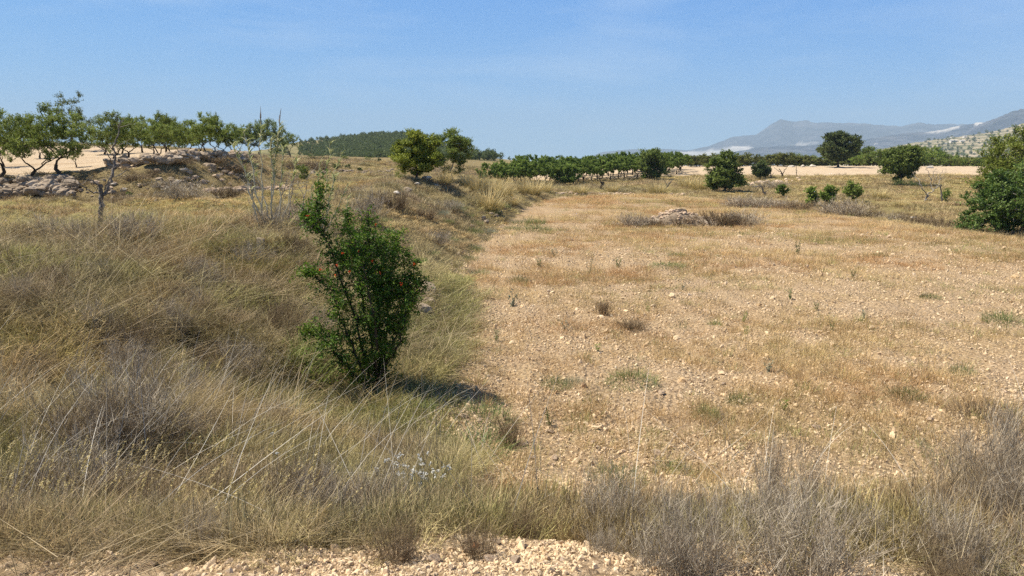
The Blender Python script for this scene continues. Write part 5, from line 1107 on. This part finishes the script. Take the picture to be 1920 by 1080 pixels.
bst = [(800, 338, 18, 0, 'W', 'white boulder on the bank crest below the sparse pine'), (781, 348, 12, 1, 'W', 'small white boulder left of the crest boulder'), (818, 350, 9, 2, 'W', 'white stone just right of the crest boulder'), (765, 362, 22, 0, 'R', 'flat reddish rock slab on the bank crest'), (745, 366, 16, 1, 'W', 'pale slab left of the reddish slab'), (728, 382, 10, 2, 'W', 'small pale stone lower left of the slabs'),
 (905, 412, 14, 0, 'R', 'grey block in the pile of fallen wall stones on the bank'), (912, 419, 12, 1, 'R', 'dark grey block, lower in the pile of fallen wall stones'), (938, 402, 14, 2, 'R', 'grey block in the upper pile of fallen stones'), (944, 396, 12, 3, 'R', 'pale grey block topping the upper pile of fallen stones'), (930, 408, 10, 0, 'R', 'small block between the two stone piles'), (964, 376, 12, 1, 'R', 'grey block at the far end of the bank foot'), (968, 384, 10, 2, 'R', 'lower grey block at the far end of the bank foot'), (885, 428, 10, 3, 'R', 'little grey stone below the piles'), (920, 404, 11, 1, 'R', 'brown block between the piles, leaning'),
 (802, 556, 46, 0, 'R', 'large grey rock just right of the pomegranate'), (792, 594, 42, 1, 'R', 'second grey rock lower right of the pomegranate'), (806, 575, 30, 2, 'R', 'dark rock wedged between the two grey rocks'), (768, 548, 20, 3, 'R', 'rounded grey rock partly behind the pomegranate leaves'), (822, 648, 16, 0, 'R', 'small dark stone at the bank foot right of the pomegranate'),
 (478, 438, 10, 0, 'W', 'pale stone on the bank, leftmost of the row below the reeds'), (500, 448, 14, 1, 'R', 'grey stone in the row below the reeds'), (520, 452, 16, 2, 'W', 'long pale stone in the row below the reeds'), (488, 460, 18, 3, 'R', 'pinkish flat stone below the row of stones'), (405, 440, 14, 0, 'W', 'white stone in the grass left of the bank stones'), (552, 478, 10, 1, 'W', 'tiny white stone on the bank left of the pomegranate top'), (530, 462, 9, 2, 'W', 'small white stone below the long pale one'),
 (1712, 412, 12, 0, 'W', 'pale grey stone at the right field edge')]
for px, py, w_, k, t, lb in bst: stone(px, py, w_, k, lb, RW if t == 'W' else RB, cat='rock', grp='rocks of the bank', near=5)

def wall_thing(name, label, pts, n, smin, smax, m='rock', near=20, seed=1, cat='stone wall', hgt=0.):
    """a course of piled stones following the given stretch of terrace edge"""
    rg = np.random.default_rng(seed); b = MB(); pts = np.array(pts, float); b0 = None
    for _ in range(n):
        t = rg.random()*(len(pts)-1); i = min(int(t), len(pts)-2); f = t-i; px = pts[i, 0]*(1-f)+pts[i+1, 0]*f; lo = pts[i, 1]*(1-f)+pts[i+1, 1]*f; hi = pts[i, 2]*(1-f)+pts[i+1, 2]*f
        p = hit(px, rg.uniform(lo, hi), near); b0 = p if b0 is None else b0; V, T = rockV(rg.integers(1e6), 2, (1, .8, .55), 8, .05)
        a = rg.uniform(0, 6.28); c, s_ = math.cos(a), math.sin(a); V = V@np.array([[c, -s_, 0], [s_, c, 0], [0, 0, 1]]).T; sz = rg.uniform(smin, smax)*rg.choice([.6, 1, 1, 1.4])
        b.add(V*sz+p-b0+[0, -.1, rg.uniform(0, hgt)+sz*.15], t=T, r=np.full(len(V), rg.random()))
    o = b.build(name, M[m]); o.location = b0; tag(o, label, cat)
wall_thing('stone_wall', 'dark dry stone wall holding the terrace at the left edge, below the nearest almond trees', [(-40, 348, 374), (40, 345, 372), (95, 340, 366), (140, 342, 376)], 360, .10, .30, seed=61, hgt=.25)
wall_thing('stone_wall', 'long rubble wall along the top of the terrace step, below the almond row', [(205, 306, 318), (270, 300, 310), (340, 296, 304), (410, 294, 301), (480, 292, 300)], 380, .10, .30, seed=62, near=30, hgt=.3)
wall_thing('stone_wall', 'low pale stone line at the foot of the step, left of the reeds', [(385, 356, 362), (430, 354, 361), (480, 352, 360), (545, 350, 356)], 150, .09, .2, 'stone', seed=63, near=25)
rg = np.random.default_rng(64); bl = sorted([(rg.uniform(130, 470), rg.random()) for _ in range(75)])
for i, (px, f) in enumerate(bl):
    lo = np.interp(px, [130, 190, 240, 300, 380, 470], [352, 340, 330, 320, 316, 316]); hi = np.interp(px, [130, 190, 240, 300, 380, 470], [380, 382, 376, 360, 350, 345]); stone(px, lo+f*(hi-lo), rg.uniform(6, 19), i, f"{['brown', 'pale'][i % 2]} rough rock in the rocky terrace step, {ordn(i//2)} from the left", [RB, RS][i % 2], cat='rock', grp='small rocks of the terrace step', near=15)
wall_thing('stone_wall', 'far rubble wall behind the grassy terrace, right of the reeds', [(560, 322, 328), (610, 318, 325), (680, 318, 326), (742, 316, 324)], 120, .12, .35, seed=65, near=50)
wall_thing('stone_wall', 'low whitish stone line along the far edge of the field', [(1040, 362, 365), (1100, 362, 366), (1180, 363, 366), (1290, 364, 366)], 160, .07, .22, 'stone', seed=66, near=50)
wall_thing('stone_wall', 'low broken stone line in the scrub right of the cone-shaped pine', [(1395, 344, 350), (1440, 340, 346), (1500, 334, 340)], 90, .12, .35, 'stone', seed=67, near=60)
big = [(345, 322, 26, 0, 'W', 'pale boulder in the middle of the terrace step'), (392, 318, 40, 1, 'R', 'largest grey boulder of the terrace step, left of the reeds'), (330, 343, 22, 2, 'W', 'pale flat rock under the middle boulder'), (212, 348, 16, 0, 'W', 'white rock behind the trunk of the leafless tree'), (232, 358, 18, 1, 'W', 'pale round rock right of the leafless tree trunk'), (300, 338, 18, 2, 'R', 'reddish rock in the terrace step'), (262, 352, 14, 3, 'R', 'small brown rock low on the terrace step'), (365, 335, 16, 0, 'W', 'long pale rock beneath the largest boulder'), (64, 356, 18, 1, 'W', 'white block in the dark left wall'), (10, 358, 16, 2, 'W', 'pale block in the dark wall at the left edge'), (415, 330, 20, 3, 'R', 'dark boulder right of the largest one'), (150, 384, 7, 0, 'W', 'tiny white stone in the grass below the dark wall')]
for px, py, w_, k, t, lb in big: stone(px, py, w_, k, lb, RW if t == 'W' else RB, sq=.9, cat='boulder', grp='boulders of the terrace step', near=15)
tsh = [(105, 345, 8, 2.2, 4, 'dark shrub at the terrace edge under the tall almond'), (150, 350, 13, 2.2, 4, 'dark tangled shrub left of the leafless tree trunk'), (255, 338, 14, 2.4, 4, 'dark low shrub on the left half of the terrace step'), (285, 330, 14, 2, 2, 'brown-green shrub on the terrace step'), (340, 308, 12, 2.5, 4, 'flat dark shrub right under the rubble wall'), (400, 306, 12, 3, 4, 'long flat dark shrub under the rubble wall near the reeds'), (440, 322, 18, 2.4, 4, 'dark shrub at the right end of the terrace step'), (310, 352, 16, 2, 3, 'grey shrub low on the terrace step'), (230, 372, 14, 1.6, 4, 'small green-brown shrub at the foot of the step'), (560, 320, 20, 2, 4, 'dark shrub behind the reed clump'), (600, 322, 24, 1.8, 2, 'dark brown shrub right behind the reed clump')]
for i, (px, py, hp, wf, k, lb) in enumerate(tsh):
    b = hit(px, py, 15); s_ = hp*proj(b)[2]/F/HH[k]; SG[k].put(b, R.uniform(0, 6.28), (s_*wf, s_*wf, s_), lb, 'shrub', 'shrubs of the terrace step')
for i, (px, py, hp, wp, lb) in enumerate([(632, 322, 22, 26, 'round dark green shrub behind the terrace grass, right of the reeds'), (675, 323, 10, 14, 'small dark green shrub on the far grass'), (652, 318, 10, 14, 'tiny dark shrub left of the small one on the far grass'), (692, 302, 9, 22, 'green bush at the foot of the wooded hill'), (648, 300, 12, 30, 'green bushes at the left foot of the wooded hill'), (712, 303, 6, 10, 'dot-like dark bush below the wooded hill'), (590, 300, 18, 40, 'dark olive bush right of the last almond tree'), (243, 372, 12, 16, 'fresh green low shrub at the foot of the terrace step'), (566, 340, 34, 30, 'dark green shrub hidden behind the right reeds')]):
    one('round_shrub', lb, 'shrub', px, py, py-hp, wp, leaf=['dark', 'dark', 'dark', 'pine', 'pine', 'dark', 'dark', 'orchard', 'pine'][i], n=18, nl=60, lsize=.13 if i not in (7,) else .08, seed=300+i, near=25, low=0, crw=.3, prof='dome', group='round shrubs')

# rock mound in the field
def mound():
    rg = np.random.default_rng(12); b0 = hit(1288, 424); n = 40; u, v = np.meshgrid(np.linspace(-1, 1, n), np.linspace(-1, 1, n)); X = u*3.5; Yy = v*1.3+.9
    z = np.clip(1-u**2*.95-v**2, 0, 1)**.7*(.55+.35*np.exp(-((u+.15)/.25)**2))+.12*fbm(X, Yy, .6, 3, 5); z -= .15
    i, j = np.meshgrid(np.arange(n-1), np.arange(n-1), indexing='ij'); q = np.stack([i*n+j, i*n+j+1, (i+1)*n+j+1, (i+1)*n+j], -1).reshape(-1, 4)
    root = empty('rock_mound', b0); tag(root, 'heap of earth and rocks overgrown with dry shrubs in the middle of the field', 'rock mound')
    mk('earth', np.stack([X.ravel(), Yy.ravel(), z.ravel()], 1), [q], M['rock'], root, smooth=True)
    b = MB()
    for k in range(110):
        uu = rg.normal(-.12, .25) if k < 80 else rg.uniform(-.9, .9); vv = rg.uniform(-.95, .1); zz = float(np.interp(uu, np.linspace(-1, 1, n), z[int((vv+1)/2*(n-1))])); V, T = rockV(rg.integers(1e6), 2, (1, .8, .6), 8, .05); sz = rg.uniform(.05, .17)
        b.add(V*sz+[uu*3.5, vv*1.3+.9, zz+.03], t=T)
    b.build('rocks', M['stone'], root)
    b = MB()
    for xx, zz, s_ in [(-.3, .62, .42), (-1.05, .45, .34)]:
        V, T = rockV(int(900+s_*100+xx*10), 3, (1.3, .8, .6), 12, .02); b.add(V*s_+[xx, .75, zz], t=T)
    b.build('dark_boulders', M['rock'], root)
mound()
# white heaps under the far trees
for i, (px, wp, lb) in enumerate([(1485, 14, 'left pale heap under the trees behind the tilled strip'), (1504, 16, 'middle pale heap under the trees behind the tilled strip'), (1523, 18, 'right pale heap under the trees behind the tilled strip')]):
    b = D(px, 311, 158); b[2] = H(b[0], 158); s_ = wp*158/F/2; RW[i].put(b, i, (s_, s_, s_*1.1), lb, 'pale heap', 'pale heaps')

# ------------------------------------------------------------------ distant hills and mountains
def relief(name, prof, Y0, Y1, m, base=-40, ncol=260, nrow=36, rough=.12, nsc=.12, seed=1, power=.8, white=None, px0=None, kind='structure', back=.6, label=None):
    """prof: ridge line (px, py) as seen; the slope rises from Y0 to the ridge at Y1 and falls behind"""
    pr = np.array(prof, float); px = np.linspace(pr[0, 0], pr[-1, 0], ncol); py = np.interp(px, pr[:, 0], pr[:, 1]); V = []; wv = []
    Zr = np.array([D(a, b, Y1)[2] for a, b in zip(px, py)]); Xr = np.array([D(a, b, Y1)[0] for a, b in zip(px, py)])
    rows = np.concatenate([np.linspace(0, 1, nrow), 1+np.linspace(.06, 1, 8)*back])
    for t in rows:
        Y = Y0+(Y1-Y0)*t; f = t**power if t <= 1 else 1-((t-1)/back)**1.2
        X = Xr*(Y/Y1); sp = Zr-base
        ridge = 1-np.abs(fbm(Xr/Y1*10, 0*Xr+t*1.3, nsc*10, 5, seed))*2
        amp = rough*(1-abs(2*min(t, 1)-1)**2)+.004
        z = base+sp*f+sp*amp*(ridge-.6)*(1 if t < 1 else .5)
        if abs(t-1) < 1e-6: z = base+sp+sp*.022*fbm(Xr, 0*Xr, Y1*.004, 4, seed)
        V.append(np.stack([X, np.full(ncol, Y), z], 1))
    V = np.concatenate(V); nr = len(rows); i, j = np.meshgrid(np.arange(nr-1), np.arange(ncol-1), indexing='ij'); q = np.stack([i*ncol+j, i*ncol+j+1, (i+1)*ncol+j+1, (i+1)*ncol+j], -1).reshape(-1, 4)
    if white is None: w = np.zeros(len(V))
    else:
        P_ = np.array([proj(v)[:2] for v in V]); w = np.zeros(len(V))
        for poly in white: w = np.maximum(w, sst(-2.5, 2.5, sdist(poly, P_[:, 0], P_[:, 1])+4*fbm(P_[:, 0], P_[:, 1]*3, 12, 3, 3)))
    o = mk(name, V, [q], M[m], None, {'white': w*(.62+.5*fbm(V[:, 0], V[:, 2]*4, Y1*.02, 3, 9))}, True); tag(o, kind=kind); return o
def hill_mat(name, c1, c2, c3, sc, terr=False):
    m, t, out = mat(name); g = N(t); p = g.pos(); n = g.noise(p, sc, 8, .65); n2 = g.noise(p, sc*7, 6, .7)
    c = g.ramp(g.m('ADD', g.m('MULTIPLY', n, .6), g.m('MULTIPLY', n2, .4)), [(.36, c1), (.5, c2), (.64, c3)])
    if terr:
        z = g.n('SeparateXYZ', {'Vector': p}).outputs[2]; wv = g.m('SINE', g.m('MULTIPLY', g.m('ADD', z, g.m('MULTIPLY', n, 22.)), .75))
        c = g.mix(g.m('MULTIPLY', g.m('SUBTRACT', wv, .1, True), .8, True), c, (.52, .42, .30)); c = g.mix(g.m('MULTIPLY', g.m('SUBTRACT', n2, .52, True), 6, True), c, (.05, .07, .03))
    c = g.mix(g.attr('white').outputs['Fac'], c, (.80, .74, .66))
    bp = g.n('Bump', {'Height': n2, 'Strength': .5, 'Distance': 3.0/sc*.02}).outputs[0]
    b = g.n('BsdfPrincipled', {'Base Color': c, 'Roughness': 1, 'Specular IOR Level': 0, 'Normal': bp}); t.links.new(b.outputs[0], out.inputs[0]); M[name] = m
hill_mat('mountain_rock', (.015, .025, .045), (.055, .065, .085), (.16, .16, .18), .0022)
hill_mat('terraced_hillside', (.09, .10, .05), (.22, .20, .12), (.40, .33, .22), .012, True)
hill_mat('scrub_hill', (.08, .085, .035), (.19, .17, .085), (.34, .27, .17), .02)
relief('mountain_range', [(1090, 300), (1130, 285), (1180, 280), (1240, 279), (1290, 282), (1330, 274), (1372, 257), (1418, 252), (1432, 242), (1463, 223), (1492, 229), (1510, 225), (1530, 230), (1570, 230), (1605, 231), (1650, 234), (1692, 237), (1722, 229), (1745, 233), (1790, 233), (1860, 232), (1960, 238), (2300, 250), (2600, 262)], 6500, 9000, 'mountain_rock', base=-80, rough=.22, seed=5,
       white=[[(1270, 284), (1340, 281), (1375, 274), (1410, 276), (1400, 283), (1340, 290), (1290, 296), (1250, 292)], [(1480, 272), (1530, 267), (1530, 269), (1480, 275)]])
relief('middle_hills', [(1180, 302), (1320, 298), (1380, 284), (1430, 276), (1530, 272), (1620, 262), (1700, 249), (1740, 248), (1790, 238), (1830, 230), (1850, 228), (1880, 226), (1960, 224), (2400, 240)], 3800, 5200, 'mountain_rock', base=-70, rough=.2, seed=6, white=[[(1728, 245), (1755, 238), (1800, 232), (1795, 240), (1775, 247), (1745, 250)], [(1826, 230), (1848, 224), (1838, 234), (1830, 236)]])
relief('right_mountain', [(1780, 262), (1830, 236), (1865, 222), (1895, 210), (1920, 203), (1970, 185), (2050, 170), (2200, 190), (2500, 240)], 3200, 4400, 'mountain_rock', base=-70, rough=.18, seed=7)
hs = relief('terraced_hillside', [(1480, 304), (1560, 298), (1650, 281), (1710, 268), (1760, 261), (1830, 252), (1880, 243), (1920, 231), (1980, 215), (2100, 205), (2400, 230)], 900, 2000, 'terraced_hillside', base=-26, rough=.06, seed=8, power=1.0)
relief('wooded_hill', [(380, 296), (440, 288), (500, 280), (560, 266), (600, 262), (650, 259), (690, 252), (740, 250), (790, 254), (850, 276), (880, 288), (930, 298), (960, 304)], 260, 620, 'scrub_hill', base=-2, rough=.05, seed=9, power=.9)
relief('brown_hill', [(700, 296), (780, 290), (850, 289), (890, 293), (960, 300), (1050, 305), (1150, 308)], 180, 330, 'scrub_hill', base=0, rough=.04, seed=10, power=.8)

from mathutils.bvhtree import BVHTree
BV = []
for _n in ('terraced_hillside', 'wooded_hill', 'brown_hill', 'middle_hills', 'right_mountain'):
    _m = bpy.data.objects[_n].data; BV.append(BVHTree.FromPolygons([v.co[:] for v in _m.vertices], [p.vertices[:] for p in _m.polygons]))
def far_hit(d):
    best = None
    for b_ in BV:
        loc, nr, i_, di = b_.ray_cast(Vector((0, 0, CZ)), d)
        if loc is not None and (best is None or di < best[1]): best = (loc, di)
    return best[0] if best else None
# scattered forest on the hills: one far-off wood each
def forest(name, rects, n, protos, smin, smax, near, seed):
    rg = np.random.default_rng(seed); pts = []
    for _ in range(n*3):
        if len(pts) >= n: break
        x0, x1, y0, y1 = rects[rg.integers(len(rects))]; px, py = rg.uniform(x0, x1), rg.uniform(y0, y1); d = Vector(ray(px, py)).normalized()
        loc = far_hit(d)
        if loc is not None and math.hypot(loc.x, loc.y) < 2600: pts.append(loc[:])
    pts = np.array(pts); n = len(pts); s_ = rg.uniform(smin, smax, n)
    scatter(name, protos, pts, np.stack([0*s_, 0*s_, rg.uniform(0, 6.28, n)], 1), np.stack([s_, s_, s_*rg.uniform(.7, 1.1, n)], 1), rg.integers(0, len(protos), n), np.ones((n, 3)))
def far_tree(seed, leaf):
    rg = np.random.default_rng(seed); b = MB(); c = blob(16, (0, 0, .55), (.45, .45, .4), rg, .1); q = c[rg.integers(0, 16, 300)]+rg.normal(0, .1, (300, 3)); b.leaves(q, .16, .11, rg.random(300), rng=rg); return b.build('hill_tree', M[leaf], link=False)
ft = [far_tree(1, 'dark'), far_tree(2, 'pine'), far_tree(3, 'dark')]
forest('hill_wood', [(560, 830, 250, 302), (600, 800, 253, 300), (640, 860, 252, 300)], 2600, [ft[0], ft[2]], 1.5, 3.6, 240, 5)
forest('hillside_trees', [(1640, 1930, 228, 300), (1750, 1930, 235, 300)], 240, ft, 4, 8, 700, 6)
forest('brown_hill_trees', [(870, 960, 288, 302)], 50, ft, 1.5, 4.0, 160, 7)

# white houses on the hillside
def house_proto():
    root = empty('white_house'); 
    def box(mb, x0, x1, y0, y1, z0, z1):
        V = np.array([(x, y, z) for z in (z0, z1) for y in (y0, y1) for x in (x0, x1)], float); mb.add(V, q=[(0, 2, 3, 1), (4, 5, 7, 6), (0, 1, 5, 4), (2, 6, 7, 3), (0, 4, 6, 2), (1, 3, 7, 5)])
    b = MB(); box(b, -7, 7, -4, 4, -2, 4.2); box(b, -3, 3, 4, 7, -2, 3.2); b.build('wall', M['wall'], root)
    b = MB(); V = np.array([(-7.4, -4.4, 4.2), (7.4, -4.4, 4.2), (7.4, 4.4, 4.2), (-7.4, 4.4, 4.2), (-7.4, 0, 5.8), (7.4, 0, 5.8)], float); b.add(V, q=[(0, 1, 5, 4), (2, 3, 4, 5), (0, 3, 2, 1)], t=[(0, 4, 3), (1, 2, 5)]); b.build('roof', M['wall'], root)
    for x in (-4.5, 0, 4.5):
        b = MB(); box(b, x-.7, x+.7, -4.06, -3.95, 1, 2.4); b.build('window', M['glass'], root)
    return root
HO = Proto(house_proto)
for i, (px, py, wp, lb) in enumerate([(1785, 259, 6, 'white house highest on the terraced hillside'), (1809, 258, 8, 'pale house right of the highest one'), (1787, 267, 12, 'long white house in the middle of the hillside'), (1804, 266, 8, 'white house right of the long one'), (1773, 270, 5, 'small white house below the long one'), (1743, 269, 6, 'white house above the dark belt trees'), (1848, 276, 4, 'tiny white house among the right terraces'), (1878, 283, 6, 'white house low on the right by the olive-yellow tree'), (1643, 272, 6, 'white house at the left foot of the hillside'), (1777, 262, 4, 'tiny white house left of the highest one')]):
    d = Vector(ray(px, py)).normalized(); loc = far_hit(d)
    if loc is None: continue
    s_ = wp*loc.y/F/14; HO.put(loc, R.uniform(-.4, .4), (s_, s_, s_), lb, 'house', 'white houses on the hillside')
b = D(1743, 305, 152); b[2] = H(b[0], 152); w_ = MB(); V, T = rockV(77, 3, (1, .8, .8), 5, 0)
RW[1].put(b, 0, (1.0, 1, 1.15), 'pale rounded heap behind the grey dead tree, above the tilled strip', 'pale heap', 'pale heaps')

# ------------------------------------------------------------------ the hazy air
def haze():
    V = np.array([(x, y, z) for z in (-330, 700) for y in (-900, 11500) for x in (-9000, 9000)], float)
    m, t, out = mat('haze_air'); v = t.nodes.new('ShaderNodeVolumePrincipled'); v.inputs['Color'].default_value = (.65, .835, 1, 1); v.inputs['Density'].default_value = 1.35e-4; v.inputs['Anisotropy'].default_value = 0
    t.links.new(v.outputs[0], out.inputs['Volume'])
    o = mk('haze', V, [[(0, 2, 3, 1), (4, 5, 7, 6), (0, 1, 5, 4), (2, 6, 7, 3), (0, 4, 6, 2), (1, 3, 7, 5)]], m); tag(o, kind='stuff')
haze()
